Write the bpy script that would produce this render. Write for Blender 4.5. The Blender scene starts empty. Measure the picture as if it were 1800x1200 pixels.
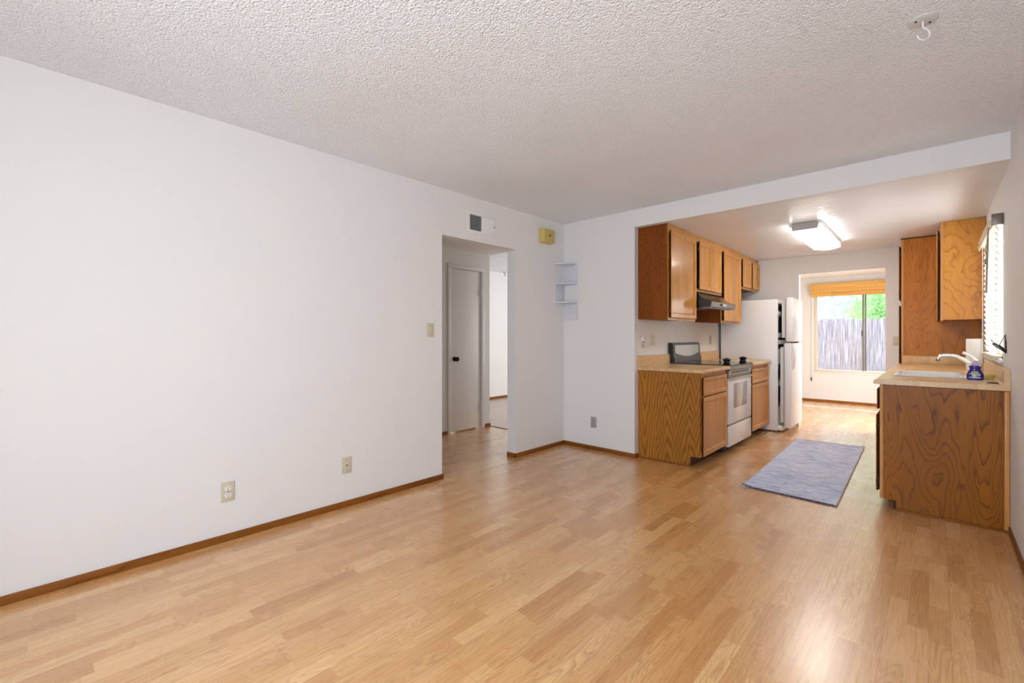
import bpy, bmesh, math, random
from mathutils import Vector, Matrix
random.seed(7)
C = bpy.context.scene.collection
SC = bpy.context.scene
R = math.radians

# ------------------------------------------------------------------ camera, world, sun, daylight, exposure
F_PX, YAW, CY, ZC = 794.77, 43.165, 591.47, 1.1928
cam_d = bpy.data.cameras.new('camera'); cam = bpy.data.objects.new('camera', cam_d); C.objects.link(cam)
cam.location = (0, 0, ZC); cam.rotation_euler = (R(90), 0, R(YAW))
cam_d.sensor_width = 36; cam_d.lens = F_PX * 36 / 1800; cam_d.shift_y = (CY - 600) / 1800
cam_d.clip_start = 0.02; cam_d.clip_end = 200
SC.camera = cam
SC.view_settings.view_transform = 'Standard'; SC.view_settings.look = 'None'
SC.view_settings.gamma = 1; SC.view_settings.use_curve_mapping = False
SC.view_settings.exposure = 0.07
SC.cycles.use_denoising = True
SC.cycles.max_bounces = 10; SC.cycles.diffuse_bounces = 6; SC.cycles.glossy_bounces = 4
SC.cycles.transparent_max_bounces = 12
SC.cycles.sample_clamp_indirect = 6.0

world = bpy.data.worlds.new('sky'); SC.world = world; world.use_nodes = True
_bg = world.node_tree.nodes['Background']
_bg.inputs[0].default_value = (0.80, 0.90, 1.0, 1); _bg.inputs[1].default_value = 3.6

def sun_lamp():
    d = bpy.data.lights.new('sun', 'SUN'); o = bpy.data.objects.new('sun', d); C.objects.link(o)
    d.energy = 9; d.angle = R(0.6); d.color = (1, 0.95, 0.86)
    v = Vector((-0.10, -1.0, -0.82)).normalized()
    o.rotation_euler = v.to_track_quat('-Z', 'Y').to_euler()
sun_lamp()

def window_daylight(name, loc, rot, sx, sy, power, color):
    d = bpy.data.lights.new(name, 'AREA'); o = bpy.data.objects.new(name, d); C.objects.link(o)
    d.shape = 'RECTANGLE'; d.size = sx; d.size_y = sy; d.energy = power; d.color = color
    o.location = loc; o.rotation_euler = rot
    return o
# daylight in the room's own windows: behind the camera, kitchen side window, bedroom; plus an added dining nook lamp
window_daylight('daylight_living_window', (-0.53, -1.045, 1.22), (R(90), 0, R(0)), 1.45, 1.70, 53, (0.80, 0.905, 1.0))
window_daylight('daylight_kitchen_window', (0.52, 5.03, 1.50), (R(90), 0, R(90)), 1.10, 0.95, 42, (1.0, 0.98, 0.95))
window_daylight('added_nook_light', (0.36, 8.05, 1.20), (R(52), 0, R(90)), 1.4, 1.7, 54, (0.97, 0.98, 1.0))  # added unseen lamp, tilted down to brighten the nook and kitchen floor
window_daylight('daylight_bedroom_window', (-3.22, 6.6, 1.35), (R(90), 0, R(90)), 1.4, 1.4, 50, (1.0, 1.0, 0.97))

# ------------------------------------------------------------------ materials
def S(r, g, b):
    f = lambda c: (c / 255 / 12.92) if c / 255 <= 0.04045 else ((c / 255 + 0.055) / 1.055) ** 2.4
    return (f(r), f(g), f(b), 1)

class NT:
    def __init__(s, name):
        s.m = bpy.data.materials.new(name); s.m.use_nodes = True
        s.t = s.m.node_tree; s.bsdf = s.t.nodes['Principled BSDF']; s.out = s.t.nodes['Material Output']
    def n(s, ty, **kw):
        x = s.t.nodes.new(ty)
        for k, v in kw.items(): setattr(x, k, v)
        return x
    def put(s, sock, v):
        if isinstance(v, bpy.types.NodeSocket): s.t.links.new(v, sock)
        else: sock.default_value = v
    def math(s, op, a, b=0.0, c=0.0):
        x = s.n('ShaderNodeMath', operation=op)
        s.put(x.inputs[0], a); s.put(x.inputs[1], b); s.put(x.inputs[2], c)
        return x.outputs[0]
    def add(s, a, b): return s.math('ADD', a, b)
    def mul(s, a, b): return s.math('MULTIPLY', a, b)
    def sep(s, v):
        x = s.n('ShaderNodeSeparateXYZ'); s.put(x.inputs[0], v); return x.outputs
    def com(s, a, b, c):
        x = s.n('ShaderNodeCombineXYZ'); s.put(x.inputs[0], a); s.put(x.inputs[1], b); s.put(x.inputs[2], c); return x.outputs[0]
    def obj(s): return s.n('ShaderNodeTexCoord').outputs['Object']
    def scale(s, v, t):
        x = s.n('ShaderNodeVectorMath', operation='MULTIPLY'); s.put(x.inputs[0], v); x.inputs[1].default_value = t; return x.outputs[0]
    def noise(s, v, scale, detail=2.0, rough=0.5, dist=0.0):
        x = s.n('ShaderNodeTexNoise'); s.put(x.inputs['Vector'], v); x.inputs['Scale'].default_value = scale
        x.inputs['Detail'].default_value = detail; x.inputs['Roughness'].default_value = rough; x.inputs['Distortion'].default_value = dist
        return x.outputs['Fac']
    def white(s, v):
        x = s.n('ShaderNodeTexWhiteNoise', noise_dimensions='3D'); s.put(x.inputs['Vector'], v); return x.outputs['Value'], x.outputs['Color']
    def voro(s, v, scale, feature='F1'):
        x = s.n('ShaderNodeTexVoronoi', feature=feature); s.put(x.inputs['Vector'], v); x.inputs['Scale'].default_value = scale
        return x.outputs['Distance']
    def ramp(s, f, stops, interp='LINEAR'):
        x = s.n('ShaderNodeValToRGB'); s.put(x.inputs[0], f); cr = x.color_ramp; cr.interpolation = interp
        while len(cr.elements) < len(stops): cr.elements.new(0.5)
        for e, (p, c) in zip(cr.elements, stops):
            e.position = p; e.color = c if len(c) == 4 else (*c, 1)
        return x.outputs[0]
    def rmap(s, f, a, b, c, d):
        x = s.n('ShaderNodeMapRange'); s.put(x.inputs[0], f)
        for i, v in enumerate((a, b, c, d)): x.inputs[i + 1].default_value = v
        return x.outputs[0]
    def mix(s, f, a, b, blend='MIX'):
        x = s.n('ShaderNodeMix', data_type='RGBA', blend_type=blend)
        s.put(x.inputs[0], f); s.put(x.inputs[6], a); s.put(x.inputs[7], b); return x.outputs[2]
    def bump(s, h, strength, dist=0.01):
        x = s.n('ShaderNodeBump'); s.put(x.inputs['Height'], h); x.inputs['Strength'].default_value = strength
        x.inputs['Distance'].default_value = dist; s.t.links.new(x.outputs[0], s.bsdf.inputs['Normal'])
    def set(s, color=None, rough=None, metal=None, spec=None, coat=None, **kw):
        b = s.bsdf.inputs
        if color is not None: s.put(b['Base Color'], color)
        if rough is not None: s.put(b['Roughness'], rough)
        if metal is not None: s.put(b['Metallic'], metal)
        if spec is not None: b['Specular IOR Level'].default_value = spec
        if coat is not None: b['Coat Weight'].default_value = coat; b['Coat Roughness'].default_value = 0.12
        for k, v in kw.items(): s.put(b[k], v)
        return s.m

def plain(name, color, rough=0.5, metal=0.0, spec=0.5, **kw):
    n = NT(name)
    v = n.noise(n.obj(), 40, 2)
    c = n.mix(n.rmap(v, 0.3, 0.7, 0.0, 0.06), color, (color[0] * .8, color[1] * .8, color[2] * .8, 1))
    return n.set(c, rough, metal, spec, **kw)

def paint(name, color, bump=0.10, rough=0.55, sc=26):
    n = NT(name); o = n.obj()
    a = n.noise(o, sc, 3, 0.5); b = n.noise(o, 1.1, 2)
    c = n.mix(n.rmap(b, 0.3, 0.7, 0, 0.05), color, (color[0] * .9, color[1] * .9, color[2] * .91, 1))
    n.bump(a, bump, 0.02)
    return n.set(c, rough, spec=0.35)

def popcorn(name, color):
    n = NT(name); o = n.obj()
    a = n.noise(o, 84, 3, 0.6); b = n.voro(o, 115); k = n.noise(o, 34, 2)
    h = n.add(n.add(n.mul(a, 1.2), n.mul(n.math('SUBTRACT', 0.6, b), 0.9)), n.mul(k, 0.6))
    ox, oy, oz = n.sep(o); dots = n.voro(n.com(ox, oy, 0.37), 1.9); dm = n.math('LESS_THAN', dots, 0.0075)
    stain = n.rmap(n.noise(o, 1.3, 3), 0.42, 0.75, 0, 0.10)
    c = n.mix(stain, color, S(190, 176, 160))
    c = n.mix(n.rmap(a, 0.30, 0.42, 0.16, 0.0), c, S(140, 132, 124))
    c = n.mix(n.mul(dm, 0.85), c, S(60, 55, 52))
    n.bump(h, 0.72, 0.010)
    return n.set(c, 0.6, spec=0.4)

def oak(name, light, dark, axis='z', k=16, sx=2.2, sz=0.42, seed=0.0, line=0.55, rough=0.34, plane='x', coat=0.0):
    """stained plain-sawn veneer: contour lines of a stretched field, plus pores; grain runs along axis"""
    n = NT(name); o = n.obj(); x, y, z = n.sep(o)
    a = n.add(x, y) if axis == 'z' else z
    g = z if axis == 'z' else n.add(y, n.mul(x, 0.7))
    v = n.com(n.mul(a, sx), seed, n.mul(g, sz))
    f = n.noise(v, 1.35, 2.6, 0.48, 0.45)
    wob = n.noise(n.com(n.mul(a, 30), seed, n.mul(g, 9)), 1.0, 2)
    ring = n.math('FRACT', n.add(n.mul(f, k), n.mul(wob, 0.45)))
    lines = n.ramp(ring, [(0.0, (1, 1, 1)), (0.06, (.5, .5, .5)), (0.30, (.12, .12, .12)), (0.90, (0, 0, 0)), (1.0, (1, 1, 1))])
    pores = n.noise(n.com(n.mul(a, 260), seed, n.mul(g, 7)), 1.0, 2, 0.6)
    pm = n.rmap(pores, 0.52, 0.72, 0, 0.35)
    broad = n.noise(n.com(n.mul(a, 7), seed + 3, n.mul(g, 0.7)), 1.0, 2)
    mid = tuple(0.55 * l + 0.45 * d for l, d in zip(light, dark))
    c = n.mix(n.rmap(broad, 0.3, 0.7, 0, 0.75), light, mid)
    c = n.mix(n.mul(lines, line), c, dark)
    c = n.mix(pm, c, dark)
    n.bump(n.add(pores, n.mul(lines, -0.4)), 0.06, 0.004)
    return n.set(c, rough, spec=0.2, coat=coat)

def oak_bands(name, light, dark, w=0.19, rough=0.36):
    """glued-up boards, each with its own stack of pointed cathedral arches"""
    n = NT(name); o = n.obj(); x, y, z = n.sep(o)
    u = n.add(x, n.mul(y, 0.5))
    wav = n.mul(n.math('SUBTRACT', n.noise(n.com(n.mul(u, 3), 0.0, n.mul(z, 1.6)), 1.0, 1), 0.5), 0.05)
    uu = n.math('DIVIDE', n.add(u, 5.03), w)
    band = n.math('FLOOR', uu); rnd, col = n.white(n.com(band, 3.3, 1.7)); fx = n.math('FRACT', uu)
    cx = n.add(n.mul(rnd, 0.5), 0.25)
    d = n.math('ABSOLUTE', n.math('SUBTRACT', n.add(fx, n.mul(wav, 3.0)), cx))
    arch = n.math('POWER', d, 1.25)
    sgn = n.math('SUBTRACT', n.mul(n.math('GREATER_THAN', rnd, 0.45), 2.0), 1.0)
    nz = n.noise(n.com(n.mul(u, 9), n.mul(band, 4.1), n.mul(z, 2.2)), 1.0, 2)
    f = n.add(n.add(n.mul(z, n.add(n.mul(rnd, 6.0), 3.5)), n.mul(n.mul(arch, sgn), 6.0)), n.mul(nz, 3.0))
    ring = n.math('FRACT', f)
    lines = n.ramp(ring, [(0.0, (1, 1, 1)), (0.12, (.7, .7, .7)), (0.45, (.1, .1, .1)), (0.8, (0, 0, 0)), (1.0, (1, 1, 1))])
    pores = n.noise(n.com(n.mul(u, 300), 0.0, n.mul(z, 9)), 1.0, 2, 0.6)
    bc = n.mix(n.mul(rnd, 0.5), light, tuple(0.5 * l + 0.5 * q for l, q in zip(light, dark)))
    c = n.mix(n.mul(lines, 0.62), bc, dark)
    c = n.mix(n.rmap(pores, 0.5, 0.7, 0, 0.32), c, dark)
    n.bump(pores, 0.06, 0.004)
    return n.set(c, rough, spec=0.25)

def laminate_floor(name, tones, dark, rough=0.24, w=0.0655, L=0.44):
    n = NT(name); o = n.obj(); x, y, z = n.sep(o)
    xr = n.math('DIVIDE', n.add(x, 20.0), w); row = n.math('FLOOR', xr); fx = n.math('FRACT', xr)
    rr, _ = n.white(n.com(row, 0.5, 0.5))
    yr = n.add(n.math('DIVIDE', n.add(y, 20.0), L), n.mul(rr, 9.0))
    # uneven strip lengths: shift joints by a per-joint amount
    cell = n.math('FLOOR', yr); fy = n.math('FRACT', yr)
    jr, _ = n.white(n.com(row, cell, 7.7))
    cell2 = n.add(cell, n.math('GREATER_THAN', fy, n.add(n.mul(jr, 0.6), 0.35)))
    r1, rc = n.white(n.com(row, cell2, 2.2)); r2, r3, r4 = n.sep(rc)
    seedv = n.mul(r1, 80.0)
    base = n.ramp(r2, [(i / (len(tones) - 1), t) for i, t in enumerate(tones)])
    f = n.noise(n.com(n.add(n.mul(fx, 1.0), seedv), n.mul(y, 1.9), seedv), 1.0, 2.0, 0.45, 0.5)
    ring = n.math('FRACT', n.mul(f, n.add(n.mul(r3, 12), 9)))
    lines = n.ramp(ring, [(0, (1, 1, 1)), (0.16, (.45, .45, .45)), (0.5, (.05, .05, .05)), (0.85, (0, 0, 0)), (1, (1, 1, 1))])
    fine = n.noise(n.com(n.mul(x, 210), n.mul(y, 5), seedv), 1.0, 2, 0.6)
    c = n.mix(n.mul(lines, n.rmap(r4, 0, 1, 0.10, 0.50)), base, dark)
    c = n.mix(n.rmap(fine, 0.45, 0.72, 0, 0.42), c, dark)
    # plank joints: every third row and the long plank ends
    p3 = n.math('FRACT', n.math('DIVIDE', n.add(x, 20.0), w * 3))
    e = n.math('MINIMUM', p3, n.math('SUBTRACT', 1.0, p3))
    prow = n.math('FLOOR', n.math('DIVIDE', n.add(x, 20.0), w * 3))
    pr, _ = n.white(n.com(prow, 5.5, 0.5))
    q = n.math('FRACT', n.add(n.math('DIVIDE', n.add(y, 20.0), 1.21), pr))
    e2 = n.math('MINIMUM', q, n.math('SUBTRACT', 1.0, q))
    seam = n.math('MAXIMUM', n.math('LESS_THAN', e, 0.006), n.math('LESS_THAN', e2, 0.0012))
    c = n.mix(n.mul(seam, 0.32), c, S(110, 70, 36))
    rg = n.rmap(n.noise(o, 3.0, 3), 0.3, 0.7, rough - 0.03, rough + 0.07)
    n.bump(n.add(fine, n.mul(seam, -2.0)), 0.008, 0.002)
    n.bsdf.inputs['Coat IOR'].default_value = 1.8
    return n.set(c, rg, spec=0.6, coat=0.8, **{'Coat Roughness': 0.27})

def counter_mat(name):
    n = NT(name); o = n.obj(); x, y, z = n.sep(o)
    st, _ = n.white(n.com(n.math('FLOOR', n.mul(n.add(x, 9), 26)), n.math('FLOOR', n.mul(n.add(y, 9), 3.2)), 0.5))
    fine = n.noise(n.com(n.mul(x, 70), n.mul(y, 6), n.mul(z, 60)), 1.0, 3, 0.6)
    c = n.mix(st, S(222, 186, 136), S(206, 168, 118))
    c = n.mix(n.rmap(fine, 0.4, 0.75, 0, 0.5), c, S(184, 140, 92))
    return n.set(c, 0.30, spec=0.5)

def rug_mat(name):
    n = NT(name); o = n.obj(); x, y, z = n.sep(o)
    a = n.noise(n.com(n.mul(x, 7), n.mul(y, 34), 0.0), 1.0, 4, 0.7, 0.4)
    b = n.noise(n.com(n.mul(x, 34), n.mul(y, 120), 0.0), 1.0, 2, 0.7)
    big = n.noise(o, 2.3, 3)
    f = n.add(n.add(n.mul(a, 0.72), n.mul(b, 0.34)), n.mul(big, 0.18))
    c = n.ramp(f, [(0.40, S(80, 88, 128)), (0.50, S(162, 176, 220)), (0.60, S(206, 217, 246)), (0.74, S(238, 243, 255))])
    n.bump(n.noise(o, 260, 2), 0.5, 0.004)
    return n.set(c, 0.95, spec=0.1)

def bamboo_mat(name):
    n = NT(name); o = n.obj(); x, y, z = n.sep(o)
    reed = n.math('FRACT', n.mul(z, 110)); rid = n.math('FLOOR', n.mul(z, 110))
    r, _ = n.white(n.com(rid, 1.0, n.math('FLOOR', n.mul(x, 3.0))))
    thr = n.math('LESS_THAN', n.math('FRACT', n.mul(x, 18)), 0.10)
    c = n.mix(r, S(206, 150, 72), S(232, 180, 100))
    c = n.mix(n.mul(thr, 0.22), c, S(170, 116, 54))
    c = n.mix(n.rmap(reed, 0.0, 0.22, 0.45, 0.0), c, S(140, 88, 36))
    n.bump(reed, 0.3, 0.004)
    return n.set(c, 0.6, spec=0.3)

def emis(name, color, strength):
    n = NT(name); return n.set(color, 0.4, **{'Emission Color': color, 'Emission Strength': strength})

def glass(name, tint=(1, 1, 1, 1), refl=0.06):
    n = NT(name); t = n.t
    tr = n.n('ShaderNodeBsdfTransparent'); tr.inputs[0].default_value = tint
    gl = n.n('ShaderNodeBsdfGlossy'); gl.inputs['Roughness'].default_value = 0.02
    mx = n.n('ShaderNodeMixShader'); mx.inputs[0].default_value = refl
    t.links.new(tr.outputs[0], mx.inputs[1]); t.links.new(gl.outputs[0], mx.inputs[2]); t.links.new(mx.outputs[0], n.out.inputs[0])
    return n.m

def translucent(name, color, back, amount=0.5, var=None):
    n = NT(name); t = n.t
    d = n.n('ShaderNodeBsdfDiffuse'); tl = n.n('ShaderNodeBsdfTranslucent'); mx = n.n('ShaderNodeMixShader')
    if var:
        f = n.noise(n.obj(), var[0], 2); col = n.ramp(f, [(0.3, color), (0.7, var[1])])
        n.put(d.inputs[0], col); n.put(tl.inputs[0], col)
    else:
        d.inputs[0].default_value = color; tl.inputs[0].default_value = back
    mx.inputs[0].default_value = amount
    t.links.new(d.outputs[0], mx.inputs[1]); t.links.new(tl.outputs[0], mx.inputs[2]); t.links.new(mx.outputs[0], n.out.inputs[0])
    return n.m

M = {}
M['wall'] = paint('white_wall_paint', (0.79, 0.785, 0.785, 1), 0.045, 0.55, 45)
M['wall_k'] = paint('white_kitchen_paint', (0.80, 0.79, 0.78, 1), 0.08)
M['wall_nook'] = paint('cream_nook_paint', (0.72, 0.69, 0.64, 1), 0.06)
M['wall_hall'] = paint('hall_paint', (0.78, 0.76, 0.735, 1), 0.06)
M['ceil'] = popcorn('popcorn_ceiling', (0.89, 0.925, 0.97, 1))
M['ceil_k'] = paint('semi_gloss_ceiling_paint', (0.78, 0.795, 0.82, 1), 0.22, 0.30, 20)
M['floor'] = laminate_floor('strip_laminate', [S(204, 146, 86), S(222, 168, 106), S(227, 174, 112), S(238, 190, 130)], S(152, 92, 42))
M['floor_b'] = laminate_floor('bedroom_laminate', [S(176, 150, 132), S(186, 160, 142), S(170, 146, 130)], S(140, 116, 100), 0.4)
M['base'] = oak('baseboard_stain', S(150, 92, 34), S(92, 46, 14), axis='y', k=6, rough=0.45)
M['trim'] = plain('white_trim_enamel', (0.78, 0.77, 0.755, 1), 0.4)
M['door'] = plain('white_door_enamel', (0.83, 0.80, 0.76, 1), 0.45)
M['oak_panel'] = oak_bands('oak_end_panel', S(184, 124, 48), S(84, 42, 8))
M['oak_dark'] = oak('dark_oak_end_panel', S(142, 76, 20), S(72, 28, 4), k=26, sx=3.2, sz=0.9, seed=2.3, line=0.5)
M['ply'] = oak('stained_birch_plywood', S(158, 95, 15), S(82, 36, 3), k=25, sx=2.9, sz=0.55, seed=5.1, line=0.8)
M['ply2'] = oak('stained_pantry_plywood', S(200, 126, 36), S(120, 62, 12), k=24, sx=3.4, sz=0.55, seed=9.4, line=0.6)
M['ply3'] = oak('light_birch_plywood', S(210, 148, 66), S(142, 80, 20), k=11, sx=2.8, sz=1.5, seed=12.7, line=0.55)
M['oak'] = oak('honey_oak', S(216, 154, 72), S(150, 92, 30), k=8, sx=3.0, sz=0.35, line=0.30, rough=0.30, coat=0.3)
M['oak_h'] = oak('honey_oak_rail', S(210, 154, 90), S(156, 98, 44), axis='y', k=8, sx=3.0, sz=0.35, line=0.30, rough=0.30)
M['oak_lo'] = oak('pale_oak', S(204, 148, 86), S(148, 94, 44), k=8, sx=3.0, sz=0.35, seed=3.0, line=0.25, rough=0.38, coat=0.1)
M['oak_edge'] = oak('oak_edge_shade_tone', S(84, 42, 16), S(44, 20, 6), k=8, rough=0.5)  # shade of the gaps beside the doors painted in as a darker edge
M['inside'] = plain('brown_carcass_board', S(96, 56, 24), 0.7)
M['counter'] = counter_mat('tan_laminate_counter')
M['enamel'] = plain('white_appliance_enamel', (0.80, 0.80, 0.80, 1), 0.22)
M['fridge'] = plain('white_textured_enamel', (0.80, 0.80, 0.80, 1), 0.35)
M['liner'] = plain('white_plastic_liner', (0.78, 0.78, 0.77, 1), 0.4)
M['dark_liner'] = plain('grey_cavity_liner', S(96, 106, 114), 0.5)
M['black'] = plain('black_gloss', (0.012, 0.012, 0.013, 1), 0.18)
M['blackm'] = plain('black_matte', (0.02, 0.02, 0.02, 1), 0.6)
M['glasstop'] = plain('black_ceramic_glass', (0.02, 0.02, 0.022, 1), 0.04, spec=0.8)
M['steel'] = plain('brushed_steel', (0.62, 0.61, 0.59, 1), 0.28, 1.0)
M['dsteel'] = plain('dark_steel', (0.30, 0.29, 0.28, 1), 0.22, 1.0)
M['rim'] = plain('dark_polished_rim', (0.10, 0.10, 0.10, 1), 0.18, 0.8)
M['chrome'] = plain('chrome', (0.80, 0.79, 0.77, 1), 0.12, 1.0)
M['silverp'] = plain('silver_console', S(176, 172, 166), 0.3, 0.3)
M['ovenglass'] = plain('oven_window_glass', S(176, 176, 176), 0.12, 0.25)
M['bronze'] = plain('dark_bronze', S(58, 46, 40), 0.28, 0.9)
M['almond'] = plain('almond_plastic', S(206, 198, 176), 0.4)
M['almond_d'] = plain('almond_plastic_edge', S(170, 160, 134), 0.4)
M['greyplate'] = plain('grey_plate', S(166, 164, 162), 0.45)
M['whitep'] = plain('white_plastic', (0.82, 0.82, 0.82, 1), 0.35)
M['plate'] = plain('painted_plate', (0.62, 0.62, 0.62, 1), 0.5)
M['slot'] = plain('dark_slot', (0.015, 0.015, 0.015, 1), 0.6)
M['ventm'] = plain('white_vent_metal', (0.80, 0.80, 0.80, 1), 0.4)
M['chime'] = plain('yellowed_ivory_plastic', S(206, 186, 112), 0.45)
M['chime_d'] = plain('yellowed_ivory_cover', S(196, 172, 98), 0.45)
M['brass'] = plain('brass', S(196, 160, 70), 0.3, 1.0)
M['shelf'] = plain('white_melamine', (0.68, 0.69, 0.76, 1), 0.45)
M['lamp'] = emis('fluorescent_diffuser', (1.0, 0.985, 0.95, 1), 12.5)
M['lampend'] = plain('grey_lamp_end', S(176, 172, 170), 0.5)
M['rug'] = rug_mat('blue_grey_rug_weave')
M['rugedge'] = plain('rug_binding', S(206, 204, 210), 0.9)
M['rugfringe'] = plain('dark_rug_fringe', S(84, 74, 88), 0.9)
M['bamboo'] = bamboo_mat('woven_bamboo')
M['alu'] = plain('almond_aluminium_window', S(214, 204, 184), 0.4)
M['alu_d'] = plain('bronze_window_meeting_rail', S(120, 112, 98), 0.4)
M['glass'] = glass('window_glass')
M['slat'] = translucent('white_blind_slat', (0.72, 0.71, 0.68, 1), (0.72, 0.70, 0.66, 1), 0.5)
M['valance'] = plain('cream_valance', S(214, 200, 172), 0.4)
M['paper'] = plain('paper_towel', (0.86, 0.85, 0.83, 1), 0.9)
M['soap'] = plain('blue_soap', S(38, 28, 150), 0.08, spec=0.7, **{'Transmission Weight': 0.15})
M['soaplabel'] = plain('soap_label_blue', S(120, 160, 205), 0.4)
M['soapgreen'] = plain('soap_label_lime', S(196, 210, 90), 0.4)
M['soapcap'] = plain('lilac_pump', S(190, 182, 214), 0.3)
M['sponge'] = plain('yellow_green_sponge', S(206, 192, 116), 0.9)
M['sink'] = plain('white_porcelain', (0.84, 0.84, 0.84, 1), 0.12)
M['bracket'] = plain('grey_bracket', S(120, 112, 104), 0.4, 0.6)
M['wand'] = plain('grey_wand', S(132, 124, 112), 0.3)
M['fence'] = None
def fence_mat():
    n = NT('weathered_cedar'); o = n.obj(); x, y, z = n.sep(o)
    g = n.noise(n.com(n.mul(x, 48), 0.0, n.mul(z, 1.6)), 1.0, 4, 0.75)
    b = n.noise(n.com(n.mul(x, 7), 0.0, n.mul(z, 0.6)), 1.0, 2)
    c = n.ramp(g, [(0.32, S(104, 102, 124)), (0.5, S(184, 182, 204)), (0.64, S(240, 238, 246))])
    c = n.mix(n.rmap(b, 0.48, 0.7, 0, 0.45), c, S(176, 158, 150))
    return n.set(c, 0.9, spec=0.1)
M['fence'] = fence_mat()
M['leaf'] = translucent('green_leaves', S(206, 232, 192), None, 0.45, (2.2, S(240, 246, 200)))
M['leaf2'] = translucent('blue_green_leaves', S(156, 204, 200), None, 0.35, (1.8, S(222, 238, 238)))
M['leaf3'] = translucent('bright_green_leaves', S(204, 234, 168), None, 0.5, (2.5, S(178, 220, 176)))
M['bark'] = plain('grey_bark', S(120, 104, 92), 0.9)
M['ground'] = plain('dry_ground', S(176, 160, 136), 0.95)
M['stucco'] = plain('exterior_stucco', S(214, 206, 190), 0.9)

# ------------------------------------------------------------------ geometry helpers
class MB:
    def __init__(s): s.b = bmesh.new()
    def _merge(s, t, mi=0):
        bmesh.ops.recalc_face_normals(t, faces=t.faces[:])
        vm = {}
        for v in t.verts: vm[v] = s.b.verts.new(v.co)
        for f in t.faces:
            try: nf = s.b.faces.new([vm[v] for v in f.verts])
            except ValueError: continue
            nf.material_index = f.material_index if mi is None else mi
        t.free()
    def box(s, x0, x1, y0, y1, z0, z1, bev=0.0, mi=0, seg=2, mat=None):
        t = bmesh.new()
        bmesh.ops.create_cube(t, size=1.0)
        for v in t.verts:
            v.co = Vector((x0 + (v.co.x + .5) * (x1 - x0), y0 + (v.co.y + .5) * (y1 - y0), z0 + (v.co.z + .5) * (z1 - z0)))
        if bev: bmesh.ops.bevel(t, geom=t.edges[:], offset=bev, segments=seg, affect='EDGES', profile=0.5)
        if mat is not None: bmesh.ops.transform(t, matrix=mat, verts=t.verts)
        s._merge(t, mi); return s
    def prism(s, poly, axis, a0, a1, mi=0, bev=0.0):
        """poly: 2D points in the two other axes (order: x-y for z, x-z for y, y-z for x)"""
        t = bmesh.new()
        def P(p, a):
            return {'z': (p[0], p[1], a), 'y': (p[0], a, p[1]), 'x': (a, p[0], p[1])}[axis]
        lo = [t.verts.new(P(p, a0)) for p in poly]; hi = [t.verts.new(P(p, a1)) for p in poly]
        t.faces.new(lo); t.faces.new(hi[::-1])
        for i in range(len(poly)):
            j = (i + 1) % len(poly); t.faces.new([lo[i], hi[i], hi[j], lo[j]])
        if bev: bmesh.ops.bevel(t, geom=t.edges[:], offset=bev, segments=2, affect='EDGES')
        s._merge(t, mi); return s
    def tube(s, pts, r, seg=10, mi=0, cap=True):
        t = bmesh.new(); pts = [Vector(p) for p in pts]; rs = r if isinstance(r, (list, tuple)) else [r] * len(pts)
        rings = []; up = None
        for i, p in enumerate(pts):
            d = (pts[min(i + 1, len(pts) - 1)] - pts[max(i - 1, 0)]).normalized()
            if up is None: up = d.orthogonal().normalized()
            u = (up - d * up.dot(d)).normalized(); up = u; w = d.cross(u)
            rings.append([t.verts.new(p + (u * math.cos(2 * math.pi * k / seg) + w * math.sin(2 * math.pi * k / seg)) * rs[i]) for k in range(seg)])
        for a, b in zip(rings, rings[1:]):
            for k in range(seg): t.faces.new([a[k], a[(k + 1) % seg], b[(k + 1) % seg], b[k]])
        if cap: t.faces.new(rings[0][::-1]); t.faces.new(rings[-1])
        s._merge(t, mi); return s
    def lathe(s, prof, c=(0, 0, 0), axis='z', seg=28, mi=0, sx=1.0, sy=1.0):
        t = bmesh.new(); rings = []
        for r, h in prof:
            ring = []
            for k in range(seg):
                a = 2 * math.pi * k / seg; p = (r * math.cos(a) * sx, r * math.sin(a) * sy)
                q = {'z': (p[0], p[1], h), 'y': (p[0], h, p[1]), 'x': (h, p[0], p[1])}[axis]
                ring.append(t.verts.new(Vector(q) + Vector(c)))
            rings.append(ring)
        for a, b in zip(rings, rings[1:]):
            for k in range(seg): t.faces.new([a[k], a[(k + 1) % seg], b[(k + 1) % seg], b[k]])
        t.faces.new(rings[0]); t.faces.new(rings[-1])
        bmesh.ops.remove_doubles(t, verts=t.verts, dist=1e-6)
        s._merge(t, mi); return s
    def quads(s, vs, fs, mi=0):
        t = bmesh.new(); V = [t.verts.new(v) for v in vs]
        for f in fs: t.faces.new([V[i] for i in f])
        s._merge(t, mi); return s
    def door(s, fm, u0, u1, v0, v1, n0, t_, frame=0.055, rec=0.012, under=0.010, bv=0.010):
        """framed door with recessed panel, bevelled sticking and undercut back edge; fm maps (u, v, n) to xyz"""
        t = bmesh.new()
        def ring(i, n): return [t.verts.new(fm(a, b, n)) for a, b in ((u0 + i, v0 + i), (u1 - i, v0 + i), (u1 - i, v1 - i), (u0 + i, v1 - i))]
        rs = [ring(under, n0), ring(0, n0 + t_ * 0.62), ring(0, n0 + t_ - 0.004), ring(0.004, n0 + t_), ring(frame - bv, n0 + t_),
              ring(frame, n0 + t_ - rec), ring(frame + 0.004, n0 + t_ - rec)]
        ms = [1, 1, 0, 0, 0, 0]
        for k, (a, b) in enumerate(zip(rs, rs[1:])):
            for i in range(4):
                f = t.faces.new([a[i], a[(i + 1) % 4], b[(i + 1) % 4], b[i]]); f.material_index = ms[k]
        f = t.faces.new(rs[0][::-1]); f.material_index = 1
        t.faces.new(rs[-1])
        s._merge(t, None); return s
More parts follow.
